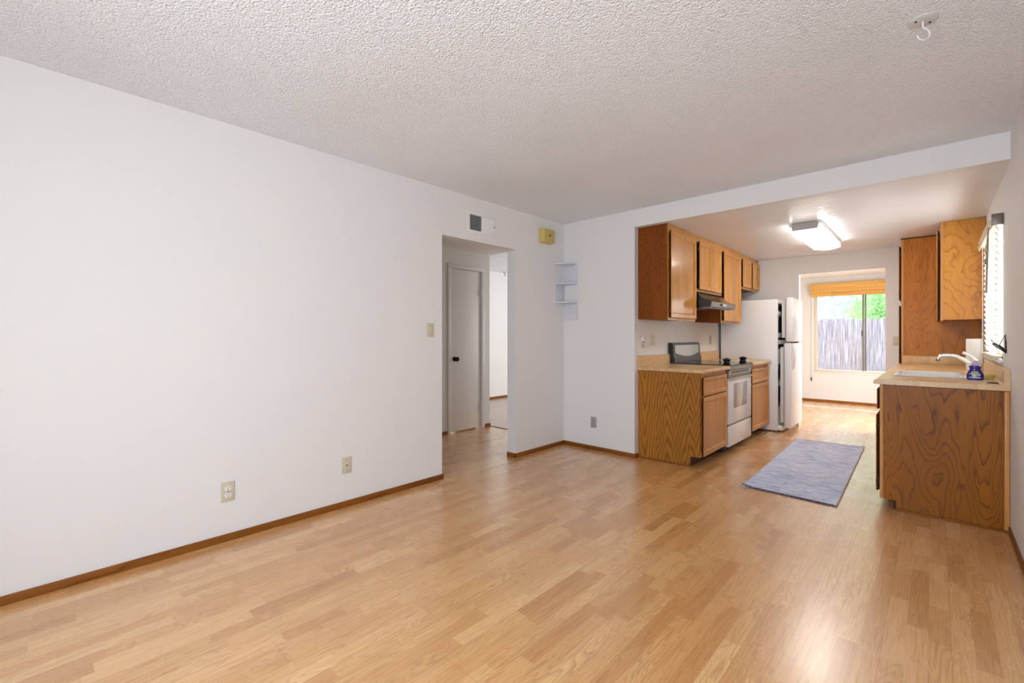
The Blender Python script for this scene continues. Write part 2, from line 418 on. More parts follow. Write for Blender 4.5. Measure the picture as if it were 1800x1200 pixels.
    def build(s, name, mats, parent=None, off=(0, 0, 0), smooth=True):
        me = bpy.data.meshes.new(name)
        for v in s.b.verts: v.co -= Vector(off)
        s.b.to_mesh(me); s.b.free()
        for m in (mats if isinstance(mats, (list, tuple)) else [mats]): me.materials.append(m)
        if smooth:
            me.polygons.foreach_set('use_smooth', [True] * len(me.polygons)); me.set_sharp_from_angle(angle=R(32))
        o = bpy.data.objects.new(name, me); C.objects.link(o)
        if parent is not None: o.parent = parent
        return o

def tag(o, label, cat, group=None, kind=None):
    o['label'] = label; o['category'] = cat
    if group: o['group'] = group
    if kind: o['kind'] = kind
    return o
def thing(name, loc, label, cat, rz=0.0, group=None):
    o = bpy.data.objects.new(name, None); C.objects.link(o); o.empty_display_size = 0.05
    o.location = loc; o.rotation_euler = (0, 0, rz)
    return tag(o, label, cat, group)
def struct(name, mb, m, parent=None, label=None, cat=None):
    o = mb.build(name, m, parent)
    if parent is None:
        o['kind'] = 'structure'; o['label'] = label or name.replace('_', ' '); o['category'] = cat or name.split('_')[0]
    return o

# ------------------------------------------------------------------ room shell
XL, YF, XR, H, ZH = -3.024, 4.069, 0.329, 2.44, 2.2715
XK, YE, YW, YB = -2.163, 7.125, 9.95, -1.08
XD, XBW = -4.35, -6.187
T = 0.11

struct('floor', MB().box(XL - T, XR + T, YB - T, YW + T, -0.1, 0).box(-4.47, XL - T, 1.2, 4.2, -0.1, 0), M['floor'],
       label='honey strip laminate floor through the living room, hall and kitchen')
struct('floor_bedroom', MB().box(XBW - .1, XL - T, 4.2, 9.0, -0.1, 0.0), M['floor_b'], label='greyish laminate floor of the bright room beyond the hall', cat='floor')
struct('ceiling', MB().box(XL - T, XR + T, YB - T, YF, H, H + .12), M['ceil'], label='white popcorn ceiling of the living room')
struct('ceiling_kitchen', MB().box(XK - .1, XR + T, YF + .08, YE, ZH, H + .12), M['ceil_k'], label='lower smooth shiny ceiling of the kitchen', cat='ceiling')
struct('ceiling_nook', MB().box(-2.5, XR + T, YE, YW + T, ZH, H + .12), M['wall_k'], label='ceiling of the dining nook behind the kitchen', cat='ceiling')
struct('ceiling_hall', MB().box(XD - T, XL - T, 1.2, 4.2, 2.28, H + .12), M['wall_hall'], label='low ceiling of the dim hall', cat='ceiling')
struct('ceiling_bedroom', MB().box(XBW - .1, XL - T, 4.2, 9.0, H, H + .12), M['ceil'], label='popcorn ceiling of the bright room beyond the hall', cat='ceiling')

w = MB().box(XL - T, XL, YB, 2.366, 0, H).box(XL - T, XL, 3.274, YF + .09, 0, H).box(XL - T, XL, 2.366, 3.274, 2.05, H)
struct('wall_left', w, M['wall'], label='long white left wall with the doorway to the hall')
struct('wall_partition', MB().box(XL, XK, YF, YF + .085, 0, H), M['wall'], label='white partition wall between the hall doorway and the kitchen', cat='wall')
struct('wall_header', MB().box(XK, XR, YF, YF + .08, ZH - .0005, H), M['wall'], label='white dropped header over the kitchen opening', cat='wall')
# right wall with kitchen window and added nook glass door openings
kw = (4.50, 5.56, 1.04, 1.98); nd = (7.30, 8.80, 0.0, 2.05)
w = MB().box(XR, XR + T, YB, kw[0], 0, H).box(XR, XR + T, kw[0], kw[1], 0, kw[2]).box(XR, XR + T, kw[0], kw[1], kw[3], H)
w.box(XR, XR + T, kw[1], nd[0], 0, H).box(XR, XR + T, nd[0], nd[1], nd[3], H).box(XR, XR + T, nd[1], YW + T, 0, H)
struct('wall_right', w, M['wall'], label='white right wall with the blind-covered kitchen window')
rw = (-1.27, 0.21, 0.36, 2.08)
w = MB().box(XL - T, rw[0], YB - T, YB, 0, H).box(rw[1], XR + T, YB - T, YB, 0, H).box(rw[0], rw[1], YB - T, YB, 0, rw[2]).box(rw[0], rw[1], YB - T, YB, rw[3], H)
struct('wall_rear', w, M['wall'], label='white wall behind the camera with the living room window')
struct('wall_kitchen_left', MB().box(XK - .1, XK, YF + .085, YE, 0, ZH), M['wall_k'], label='white kitchen wall behind the range', cat='wall')
w = MB().box(XK - .1, -1.355, YE, YE + .1, 0, ZH).box(-0.449, XR, YE, YE + .1, 0, ZH).box(-1.355, -0.449, YE, YE + .1, 2.033, ZH)
struct('wall_kitchen_end', w, M['wall_k'], label='white kitchen end wall with the opening to the dining nook', cat='wall')
fw = (-1.655, -0.42, 0.545, 2.10)
w = MB().box(-2.5, fw[0], YW, YW + T, 0, ZH).box(fw[1], XR + T, YW, YW + T, 0, ZH).box(fw[0], fw[1], YW, YW + T, 0, fw[2]).box(fw[0], fw[1], YW, YW + T, fw[3], ZH)
struct('wall_nook_end', w, M['wall_nook'], label='cream white nook wall around the garden window', cat='wall')
struct('wall_nook_left', MB().box(-2.5, -2.4, YE + .1, YW, 0, ZH), M['wall_nook'], label='left wall of the dining nook', cat='wall')
w = MB().box(XD - T, XD, 1.2, 3.53, 0, 2.28).box(XD - T, XD, 4.05, 4.2, 0, 2.28).box(XD - T, XD, 3.53, 4.05, 2.045, 2.28)
struct('wall_hall', w, M['wall_hall'], label='dim hall wall around the white closet door')
struct('wall_hall_near', MB().box(XD - T, XL - T, 1.1, 1.2, 0, 2.4), M['wall_hall'], label='near end wall of the hall', cat='wall')
struct('wall_closet', MB().box(XD - .7, XD - .6, 3.3, 4.2, 0, 2.4).box(XD - .6, XD - T, 4.1, 4.2, 0, 2.4).box(XD - .6, XD - T, 3.3, 3.4, 0, 2.4), M['wall_hall'], label='closet walls behind the hall door', cat='wall')
struct('wall_bedroom', MB().box(XBW - .1, XBW, 4.2, 9.0, 0, H), M['wall'], label='bright white wall of the room beyond the hall')
struct('wall_bedroom_end', MB().box(XBW, XL - T, 8.9, 9.0, 0, H), M['wall'], label='end wall of the room beyond the hall', cat='wall')
struct('wall_bedroom_near', MB().box(XBW, XD - T, 4.1, 4.2, 0, H), M['wall'], label='near wall of the room beyond the hall', cat='wall')
struct('wall_bedroom_right', MB().box(XL - T, XL, YF + .09, 5.9, 0, H).box(XL - T, XL, 7.3, 9.0, 0, H).box(XL - T, XL, 5.9, 7.3, 0, .65).box(XL - T, XL, 5.9, 7.3, 2.05, H), M['wall'], label='right wall of the room beyond the hall', cat='wall')
struct('window_4', MB().box(XL - .07, XL - .04, 5.9, 7.3, .65, .70).box(XL - .07, XL - .04, 5.9, 7.3, 2.0, 2.05).box(XL - .07, XL - .04, 5.9, 5.95, .7, 2.0).box(XL - .07, XL - .04, 7.25, 7.3, .7, 2.0), M['alu'], label='window frame in the room beyond the hall')

# baseboards
bh, bt = 0.042, 0.010
def bb(name, boxes, label):
    m = MB()
    for b in boxes: m.box(*b, 0, bh, 0.002)
    struct(name, m, M['base'], label=label, cat='baseboard')
bb('baseboard_left', [(XL, XL + bt, YB, 2.366), (XL - T, XL + bt, 2.366, 2.366 + bt)], 'brown baseboard along the long left wall')
bb('baseboard_pier', [(XL, XL + bt, 3.264, YF), (XL - T, XL + bt, 3.264, 3.274)], 'brown baseboard wrapping the narrow wall by the hall doorway')
bb('baseboard_partition', [(XL + bt, XK + bt, YF - bt, YF), (XK, XK + bt, YF, YF + .055)], 'brown baseboard below the partition wall outlet')
bb('baseboard_right', [(XR - bt, XR, YB, 4.05)], 'brown baseboard along the right wall')
bb('baseboard_nook', [(-2.4, XR, YW - bt, YW)], 'brown baseboard under the garden window')
bb('baseboard_hall', [(XD, XD + bt, 1.2, 3.482), (XD, XD + bt, 4.108, 4.2 + bt), (XD - T, XD, 4.2, 4.2 + bt)], 'brown baseboard either side of the hall door')
bb('baseboard_bedroom', [(XBW, XBW + bt, 4.2, 8.9)], 'thin baseboard of the bright room beyond the hall')
struct('trim_2', MB().box(XD, XL - T, 4.19, 4.212, 0, 0.006, 0.002), M['base'], label='dark threshold strip between the hall and the bright room', cat='trim')

# hall door
d1 = struct('door_1', MB().box(XD - .045, XD - .008, 3.5365, 4.044, 0.018, 2.0345, 0.002), M['door'], label='plain white closet door in the hall with a dark knob')
MB().lathe([(0.0, 0), (0.030, 0.0), (0.030, 0.006), (0.012, 0.012), (0.012, 0.030), (0.024, 0.040), (0.030, 0.052), (0.026, 0.064), (0.0, 0.068)], (XD - .008, 3.604, 0.915), 'x').build('door_knob', M['bronze'], d1)
for z in (1.77, 0.287): MB().box(XD - .010, XD - .003, 4.020, 4.046, z - .045, z + .045, 0.002).tube([(XD + .010, 4.044, z - .05), (XD + .010, 4.044, z + .05)], 0.009).build('hinge', M['trim'], d1)
m = MB()
for y0, y1, z0, z1 in ((3.485, 3.532, 0, 2.043), (4.048, 4.102, 0, 2.043), (3.485, 4.102, 2.0435, 2.092)):
    m.box(XD, XD + .014, y0, y1, z0, z1, 0.004)
m.box(XD - .1, XD, 3.520, 3.531, 0, 2.042).box(XD - .1, XD, 4.049, 4.060, 0, 2.042).box(XD - .1, XD, 3.52, 4.06, 2.042, 2.052)
struct('trim_1', m, M['trim'], label='white casing around the hall closet door', cat='trim')

# ------------------------------------------------------------------ garden window in the nook (window_1)
wf = MB(); y0, y1 = YW + .035, YW + .085
wf.box(fw[0], fw[1], y0, y1, fw[2], fw[2] + .045, .003).box(fw[0], fw[1], y0, y1, fw[3] - .045, fw[3], .003)
wf.box(fw[0], fw[0] + .050, y0, y1, fw[2] + .045, fw[3] - .045, .003).box(fw[1] - .045, fw[1], y0, y1, fw[2] + .045, fw[3] - .045, .003)
w1 = struct('window_1', wf, M['alu'], label='sliding garden window at the far end of the dining nook')
MB().box(-.945, -.920, YW + .03, YW + .066, fw[2] + .045, fw[3] - .045, .003).box(-.912, -.890, YW + .05, YW + .08, fw[2] + .045, fw[3] - .045, .003).build('meeting_rail', M['alu_d'], w1)
MB().box(fw[0] + .05, -.94, YW + .058, YW + .062, fw[2] + .045, fw[3] - .045).build('glass_pane', M['glass'], w1)
MB().box(-.895, fw[1] - .045, YW + .066, YW + .070, fw[2] + .045, fw[3] - .045).build('glass_pane', M['glass'], w1)
MB().box(-.955, -.945, YW + .02, YW + .045, 1.20, 1.30, .003).build('latch', M['bronze'], w1)
MB().box(fw[0] - .02, fw[1] + .02, YW - .012, YW + .03, fw[2] - .016, fw[2] + .002, .003).build('window_sill', M['trim'], w1)

# kitchen side window (window_2), added unseen nook glass door (door_added_2), living room window behind the camera (window_3)
f = MB(); x0, x1 = XR + .05, XR + .09
for b in ((kw[0], kw[1], kw[2], kw[2] + .04), (kw[0], kw[1], kw[3] - .04, kw[3]), (kw[0], kw[0] + .04, kw[2] + .04, kw[3] - .04), (kw[1] - .04, kw[1], kw[2] + .04, kw[3] - .04), (5.0, 5.04, kw[2] + .04, kw[3] - .04)):
    f.box(x0, x1, *b, .003)
w2 = struct('window_2', f, M['alu'], label='kitchen window behind the white blind')
MB().box(x0 + .015, x0 + .019, kw[0] + .04, kw[1] - .04, kw[2] + .04, kw[3] - .04).build('glass_pane', M['glass'], w2)
MB().box(XR - .030, XR + .05, kw[0] - .05, kw[1] + .03, kw[2] - .020, kw[2], .004).build('window_sill', M['trim'], w2)
f = MB()
for b in ((nd[0], nd[1], 0, .05), (nd[0], nd[1], nd[3] - .05, nd[3]), (nd[0], nd[0] + .05, .05, nd[3] - .05), (nd[1] - .05, nd[1], .05, nd[3] - .05), (8.02, 8.08, .05, nd[3] - .05)):
    f.box(XR + .055, XR + .095, *b, .003)
d2 = struct('door_added_2', f, M['alu'], label='added unseen glass door lighting the dining nook from the right')  # door added out of view as the opening for the nook lamp
MB().box(XR + .072, XR + .076, nd[0] + .05, nd[1] - .05, .05, nd[3] - .05).build('glass_pane', M['glass'], d2)
f = MB()
for b in ((rw[0], rw[1], rw[2], rw[2] + .05), (rw[0], rw[1], rw[3] - .05, rw[3]), (rw[0], rw[0] + .05, rw[2] + .05, rw[3] - .05), (rw[1] - .05, rw[1], rw[2] + .05, rw[3] - .05)):
    f.box(b[0], b[1], YB - .09, YB - .05, b[2], b[3], .003)
w3 = struct('window_3', f, M['alu'], label='living room window behind the camera')
MB().box(rw[0] + .05, rw[1] - .05, YB - .072, YB - .068, rw[2] + .05, rw[3] - .05).build('glass_pane', M['glass'], w3)

# ------------------------------------------------------------------ wall plates
def plate(name, loc, rz, label, cat, mp=None, kind='outlet', group=None, w_=.07, h_=.115):
    t = thing(name, loc, label, cat, rz, group); mp = mp or M['almond']
    MB().box(-w_ / 2, w_ / 2, -.006, 0, -h_ / 2, h_ / 2, .0025).build('cover_plate', mp, t)
    if kind == 'outlet':
        for dz in (.0195, -.0195):
            r = MB().prism([(.017 * math.cos(a) * 1.0, dz + max(-.0135, min(.0135, .017 * math.sin(a)))) for a in [2 * math.pi * k / 24 for k in range(24)]], 'y', -.0085, -.005).build('receptacle', M['whitep'] if mp is not M['greyplate'] else M['greyplate'], t)
            MB().box(-.0075, -.0052, -.0092, -.008, dz + .0005, dz + .0085).box(.0052, .0075, -.0092, -.008, dz + .0005, dz + .0085).lathe([(0, -.0092), (.0028, -.0092), (.0028, -.008), (0, -.008)], (0, 0, dz - .0065), 'y', 10).build('socket_slots', M['slot'], r)
        MB().lathe([(0, -.0085), (.003, -.0085), (.003, -.005), (0, -.005)], (0, 0, 0), 'y', 10).build('screw', M['slot'], t)
    elif kind == 'switch':
        MB().box(-.0165, .0165, -.0095, -.005, -.033, .033, .002).build('rocker', M['almond'], t)
        MB().box(-.0165, .0165, -.0098, -.006, .030, .034).build('rocker_gap', M['almond_d'], t)
        MB().box(-.014, .014, -.0098, -.006, -.036, -.033).build('rocker_gap', M['almond_d'], t)
    elif kind == 'jack':
        MB().lathe([(0, -.008), (.0045, -.008), (.006, -.005), (0, -.005)], (0, 0, 0), 'y', 12).build('cable_port', M['slot'], t)
        for dz in (.042, -.042): MB().lathe([(0, -.0075), (.003, -.0075), (.003, -.005), (0, -.005)], (0, 0, dz), 'y', 10).build('screw', M['bronze'], t)
    elif kind == 'bare':
        for dz, r in ((.046, .0045), (.026, .003), (0, .008), (-.028, .003), (-.048, .0045)):
            MB().lathe([(0, -.0085), (r, -.0085), (r, -.005), (0, -.005)], (0.004, 0, dz), 'y', 12).build('mounting_hole', M['slot'], t)
    return t
LW = R(90)
plate('light_switch', (XL, 2.242, 1.247), LW, 'almond rocker switch beside the hall doorway', 'light switch', kind='switch')
plate('power_outlet', (XL, .792, .287), LW, 'almond outlet with white sockets low on the long left wall', 'outlet')
plate('cable_jack', (XL, 1.523, .290), LW, 'almond cable plate with one dark centre port on the left wall', 'wall plate', kind='jack')
plate('power_outlet', (-2.635, YF, .290), 0, 'grey outlet low on the partition wall beside the kitchen', 'outlet', mp=M['greyplate'])
plate('electrical_box', (XK, 4.228, 1.140), LW, 'bare steel electrical box strap without a cover above the counter', 'electrical box', mp=M['steel'], kind='bare', w_=.052)
plate('light_switch', (XK, 4.450, 1.156), LW, 'almond switch plate on the kitchen wall left of the range', 'light switch', kind='switch')
plate('power_outlet', (XK, 6.105, 1.147), LW, 'almond plate on the kitchen wall between range and refrigerator', 'wall plate', kind='switch')
plate('light_switch', (-.345, YE, 1.141), 0, 'almond switch beside the tall pantry cabinet at the nook opening', 'light switch', kind='switch')

# ------------------------------------------------------------------ vent, chime, corner shelf, ceiling hook, hall hook
v = thing('air_vent', (XL, 2.82, 2.215), 'white metal air register above the hall doorway, left half open', 'vent', LW)
f = MB().box(-.18, .18, -.006, 0, .068, .093, .002).box(-.18, .18, -.006, 0, -.093, -.068, .002).box(-.18, -.146, -.006, 0, -.068, .068, .002).box(.135, .18, -.006, 0, -.068, .068, .002).box(-.008, .002, -.006, 0, -.068, .068)
f.build('vent_frame', M['ventm'], v)
MB().box(-.146, -.008, -.0015, 0.0, -.068, .068).build('duct_opening', M['slot'], v)
f = MB()
for k in range(11): f.box(-.1425 + k * .0125, -.1405 + k * .0125, -.006, -.001, -.068, .068)
f.build('open_louvers', M['greyplate'], v)
f = MB()
for k in range(11):
    x = .004 + k * .012; f.quads([(x, -.001, -.066), (x + .0125, -.0055, -.066), (x + .0125, -.0055, .066), (x, -.001, .066), (x, 0, -.066), (x + .0125, 0, -.066), (x + .0125, 0, .066), (x, 0, .066)], [(0, 1, 2, 3), (4, 7, 6, 5), (0, 4, 5, 1), (3, 2, 6, 7), (1, 5, 6, 2), (0, 3, 7, 4)])
f.build('closed_louvers', M['ventm'], v)
MB().box(.148, .156, -.014, -.006, -.012, .008, .001).build('damper_lever', M['greyplate'], v)

c = thing('door_chime', (XL, 3.72, 2.248), 'yellowed ivory door chime box high on the wall near the corner', 'door chime', LW)
MB().box(-.085, .085, -.070, 0, -.072, .072, .004).build('housing', M['chime'], c)
MB().box(-.080, .080, -.078, -.069, -.066, .060, .003).build('front_cover', M['chime_d'], c)
MB().prism([(-.014, -.014), (-.008, -.014), (0, .004), (.008, -.014), (.014, -.014), (.014, .014), (.008, .014), (.008, -.002), (0, -.012), (-.008, .002), (-.008, .014), (-.014, .014)][::-1], 'y', -.0815, -.0775).build('emblem', M['brass'], c)

s = thing('corner_shelf', (XL, YF, 1.37), 'white zigzag corner shelf with three quarter-round shelves', 'shelf')
r = .182
for z in (1.985, 1.770, 1.568):
    poly = [(XL, YF)] + [(XL + r * math.sin(a) , YF - r * math.cos(a)) for a in [k * math.pi / 2 / 10 for k in range(11)]]
    poly = [(XL, YF), (XL, YF - r)] + [(XL + r * math.sin(k * math.pi / 24), YF - r * (0.30 + 0.70 * math.cos(k * math.pi / 24)) ) for k in range(1, 12)] + [(XL + r, YF - .02), (XL + r, YF)]
    MB().prism(poly, 'z', z - .012, z).build('shelf_board', M['shelf'], s, (XL, YF, 1.37))
MB().box(XL, XL + r, YF - .012, YF, 1.770, 1.973, .001).build('back_panel', M['shelf'], s, (XL, YF, 1.37))
MB().box(XL, XL + .012, YF - r, YF, 1.568, 1.758, .001).build('side_panel', M['shelf'], s, (XL, YF, 1.37))
MB().box(XL, XL + r, YF - .012, YF, 1.370, 1.556, .001).build('back_panel', M['shelf'], s, (XL, YF, 1.37))
for z in (1.88, 1.46): MB().lathe([(0, 0), (.005, 0), (.004, -.003), (0, -.003)], (XL + .10, YF - .012, z), 'y', 10).build('screw_cap', M['greyplate'], s, (XL, YF, 1.37))

hk = thing('ceiling_hook', (-.038, 2.41, H), 'white swag hook hanging from a round plate on the popcorn ceiling', 'hook')
MB().lathe([(0, 0), (.046, 0), (.046, -.003), (.040, -.006), (0, -.006)], (0, 0, 0), 'z', 32).build('round_plate', M['plate'], hk)
rt = Vector((math.cos(R(YAW)), math.sin(R(YAW)), 0))
hp = [(0, -.004), (0, -.012), (0, -.024), (.004, -.030), (.014, -.034), (.024, -.042), (.028, -.052), (.025, -.064), (.015, -.073), (.002, -.078), (-.010, -.076), (-.019, -.068), (-.022, -.060)]
MB().tube([rt * a + Vector((0, 0, b)) for a, b in hp], .0032, 10).build('hook', M['whitep'], hk)
for a in (-.028, .028): MB().lathe([(0, -.009), (.004, -.009), (.004, -.005), (0, -.005)], (rt * a), 'z', 10).build('screw', M['slot'], hk)

hh = thing('plant_hook', (-6.07, 6.25, H), 'tiny dark hook on the ceiling of the bright room beyond the hall', 'hook')
MB().lathe([(0, 0), (.016, 0), (.016, -.006), (0, -.006)], (0, 0, 0), 'z', 12).build('hook_base', M['bronze'], hh)
MB().tube([(0, 0, -.005), (0, 0, -.03), (.012, .02, -.05), (0, .035, -.065), (-.01, .01, -.075)], .005, 8).build('hook', M['bronze'], hh)

# ------------------------------------------------------------------ left kitchen run
fmL = lambda u, v_, n: (n, u, v_)
def hinge(parent, x, y, z, off, sgn=1):
    MB().box(x - .004, x + .004, y - .008, y + .008, z - .022, z + .022, .002).tube([(x + .006 * sgn, y, z - .02), (x + .006 * sgn, y, z + .02)], .004, 8).build('hinge', M['bronze'], parent, off)

def base_cabinet_left(y0, y1, label, panel=False):
    off = (-1.86, (y0 + y1) / 2, 0); t = thing('base_cabinet', off, label, 'cabinet')
    xf = -1.552
    if panel:
        MB().prism([(XK + .003, 0), (-1.645, 0), (-1.645, .098), (xf, .098), (xf, .858), (XK + .003, .858)], 'y', y0, y0 + .016).build('end_panel', M['oak_panel'], t, off)
        MB().box(XK + .003, -1.640, y0 - .012, y0, 0, .012, .003).build('shoe_strip', M['base'], t, off)
    MB().box(XK + .002, xf - .018, y0 + .017, y1, .10, .858).build('carcass', M['inside'], t, off)
    f = MB().box(xf - .018, xf, y0 + .017, y0 + .045, .098, .858).box(xf - .018, xf, y1 - .035, y1, .098, .858)
    f.box(xf - .018, xf, y0 + .045, y1 - .035, .815, .858).box(xf - .018, xf, y0 + .045, y1 - .035, .622, .66).box(xf - .018, xf, y0 + .045, y1 - .035, .098, .125)
    f.build('face_frame', M['oak_lo'], t, off)
    MB().box(-1.66, -1.645, y0 + .017, y1, 0, .10).build('toe_kick', M['oak_edge'], t, off)
    a, b = y0 + .030, y1 - .022
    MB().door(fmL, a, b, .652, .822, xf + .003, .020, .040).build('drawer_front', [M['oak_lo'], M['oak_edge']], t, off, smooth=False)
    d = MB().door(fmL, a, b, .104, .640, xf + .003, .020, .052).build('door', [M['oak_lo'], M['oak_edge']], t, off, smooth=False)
    for z in (.18, .56): hinge(d, xf + .008, a - .006, z, off)
    return t
base_cabinet_left(4.135, 4.815, 'oak base cabinet with a wide grained end panel left of the range', True)
base_cabinet_left(5.612, 6.372, 'narrow-looking oak base cabinet between the range and the refrigerator')

def counter_left(y0, y1, label, c0=0.0):
    off = (-1.84, (y0 + y1) / 2, .862); t = thing('countertop', off, label, 'countertop')
    xf = -1.518
    prof = [(XK + .002, .862), (xf + .004, .862), (xf + .010, .868), (xf + .010, .884), (xf + .003, .893), (xf - .010, .896), (XK + .002, .896)]
    MB().prism(prof, 'y', y0, y1).build('worktop', M['counter'], t, off)
    prof = [(XK + .002, .896), (XK + .024, .896), (XK + .024, .998), (XK + .018, 1.003), (XK + .002, 1.003)]
    MB().prism(prof, 'y', y0, y1).build('backsplash', M['counter'], t, off)
counter_left(4.118, 4.822, 'tan laminate countertop with backsplash left of the range')
counter_left(5.608, 6.378, 'short tan laminate countertop between range and refrigerator')

# range
RY0, RY1, RX = 4.830, 5.598, -1.528
off = (-1.85, 5.21, 0); t = thing('kitchen_range', off, 'white electric range with black glass cooktop and oven window', 'range')
MB().box(XK + .03, RX - .045, RY0 + .004, RY1 - .004, .05, .885, .004).build('body', M['black'], t, off)
MB().box(-2.10, -1.60, RY0 + .03, RY1 - .03, 0.0, .05).build('plinth', M['blackm'], t, off)
prof = [(-2.135, .886), (RX - .02, .886), (RX + .006, .892), (RX + .010, .900), (RX + .004, .9065), (-2.135, .9065)]
MB().prism(prof, 'y', RY0 - .002, RY1 + .002).build('cooktop', M['glasstop'], t, off)
for bx, by, br in ((-1.72, 5.02, .095), (-1.72, 5.42, .075), (-1.98, 5.02, .075), (-1.98, 5.42, .095)):
    MB().lathe([(br - .003, .9068), (br, .9068), (br, .9072), (br - .003, .9072)], (bx, by, 0), 'z', 36).build('burner_ring', M['dsteel'], t, off)
# curved steel front rim below the glass with a vent strip
MB().prism([(RX - .03, .845), (RX + .004, .845), (RX + .010, .868), (RX + .006, .890), (RX - .03, .890)], 'y', RY0, RY1).build('front_rim', M['rim'], t, off)
MB().prism([(RX - .03, .800), (RX - .004, .800), (RX + .002, .842), (RX - .03, .842)], 'y', RY0, RY1).build('vent_panel', M['dsteel'], t, off)
g = MB()
for k in range(9):
    yy = RY0 + .10 + k * .065; g.box(RX - .004, RX + .003, yy, yy + .045, .816, .834, .002)
g.build('vent_slots', M['black'], t, off)
MB().box(RX - .03, RX - .006, RY0, RY1, .768, .800).build('door_gap', M['black'], t, off)
od = MB().box(RX - .04, RX, RY0 + .006, RY1 - .006, .300, .770, .006).build('oven_door', M['enamel'], t, off)
MB().box(RX - .002, RX + .0015, RY0 + .155, RY1 - .165, .452, .708, .001).build('oven_window', M['ovenglass'], od, off)
MB().box(RX - .003, RX + .012, RY0 + .006, RY1 - .006, .748, .772, .004).build('door_top_trim', M['silverp'], od, off)
MB().box(RX - .035, RX - .008, RY0 + .006, RY1 - .006, .280, .300).build('drawer_gap', M['black'], t, off)
MB().box(RX - .04, RX, RY0 + .006, RY1 - .006, .072, .280, .006).build('storage_drawer', M['enamel'], t, off)
# back console
prof = [(XK + .002, .90), (-2.085, .90), (-2.085, .945), (-2.100, .985), (-2.110, 1.115), (-2.125, 1.125), (XK + .002, 1.125)]
con = MB().prism(prof, 'y', RY0, RY1).build('back_console', M['black'], t, off)
g = MB(); N_ = 16
vs = []; yy0, yy1 = RY0 + .045, RY1 - .045
for k in range(N_ + 1):
    q = k / N_; y_ = yy0 + q * (yy1 - yy0); zb = 1.010 - .040 * math.sin(math.pi * q)
    xa = lambda z: -2.100 - (z - .985) / .13 * .010 if z > .985 else -2.085 - (z - .945) / .04 * .015
    vs += [(xa(zb) + .002, y_, zb), (xa(1.098) + .002, y_, 1.098)]
g.quads(vs, [(2 * k, 2 * k + 2, 2 * k + 3, 2 * k + 1) for k in range(N_)]); g.build('control_face', M['silverp'], con, off)
for yk in (RY0 + .115, RY1 - .115):
    k = MB().lathe([(0, .905), (.036, .905), (.041, .912), (.032, .918), (.026, .936), (.036, .941), (.039, .957), (.030, .964), (0, .965)], (RX - .055, yk, 0), 'z', 24).build('control_knob', M['black'], t, off)
    MB().box(RX - .059, RX - .051, yk - .038, yk + .038, .955, .971, .002).build('knob_grip', M['blackm'], k, off)

# range hood
off = (-1.95, 5.19, 1.50); t = thing('range_hood', off, 'black under-cabinet range hood with a steel control strip', 'range hood')
hy0, hy1 = 4.812, 5.580
prof = [(XK + .002, 1.672), (-1.850, 1.672), (-1.835, 1.655), (-1.80, 1.612), (-1.755, 1.582), (-1.700, 1.565), (-1.690, 1.558), (-1.702, 1.508), (-1.712, 1.500), (XK + .002, 1.500)]
MB().prism(prof, 'y', hy0, hy1).build('hood_shell', M['black'], t, off)
MB().prism([(-1.6895, 1.557), (-1.686, 1.556), (-1.698, 1.508), (-1.7015, 1.509)], 'y', hy0 + .004, hy1 - .004).build('steel_lip', M['dsteel'], t, off)
MB().box(XK + .03, -1.74, hy0 + .05, hy1 - .05, 1.494, 1.501).build('grease_filter', M['dsteel'], t, off)
for k in range(3):
    y_ = 5.10 + k * .055; MB().box(-1.694, -1.682, y_, y_ + .032, 1.523, 1.543, .002).build('push_button', M['whitep'] if k else M['black'], t, off)

# upper cabinets, left
def wall_cabinet_left(y0, y1, z0, doors, label, panel=None):
    off = (-2.0, (y0 + y1) / 2, z0); t = thing('wall_cabinet', off, label, 'cabinet'); xf = -1.855
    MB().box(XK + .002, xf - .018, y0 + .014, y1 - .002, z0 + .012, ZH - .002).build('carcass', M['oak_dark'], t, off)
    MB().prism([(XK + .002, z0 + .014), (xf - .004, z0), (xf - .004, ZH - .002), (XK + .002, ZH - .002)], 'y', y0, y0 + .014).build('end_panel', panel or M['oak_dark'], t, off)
    f = MB(); x0 = xf - .018
    f.box(x0, xf, y0 + .001, y0 + .034, z0, ZH - .002).box(x0, xf, y1 - .034, y1 - .001, z0, ZH - .002)
    f.box(x0, xf, y0 + .034, y1 - .034, ZH - .070, ZH - .002).box(x0, xf, y0 + .034, y1 - .034, z0, z0 + .030)
    f.box(xf, xf + .006, y0, y1, ZH - .016, ZH - .002)
    if len(doors) == 2: f.box(x0, xf, doors[0][1] - .02, doors[1][0] + .02, z0 + .030, ZH - .070)
    f.build('face_frame', M['oak'], t, off)
    for k, (a, b) in enumerate(doors):
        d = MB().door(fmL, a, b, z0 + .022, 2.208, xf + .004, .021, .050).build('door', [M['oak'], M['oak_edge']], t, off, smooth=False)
        hy = a - .006 if k == 0 else b + .006
        for z in (z0 + .10, 2.13): hinge(d, xf + .010, hy, z, off)
    return t
wall_cabinet_left(4.138, 4.808, 1.352, [(4.160, 4.780)], 'oak wall cabinet at the near end with a dark end panel')
wall_cabinet_left(4.810, 5.580, 1.675, [(4.868, 5.210), (5.216, 5.545)], 'short two-door oak wall cabinet above the range hood')
wall_cabinet_left(5.582, 6.300, 1.358, [(5.632, 6.272)], 'tall single-door oak wall cabinet right of the range hood')
wall_cabinet_left(6.302, 7.118, 1.822, [(6.350, 6.720), (6.775, 7.100)], 'small two-door oak wall cabinet above the refrigerator')

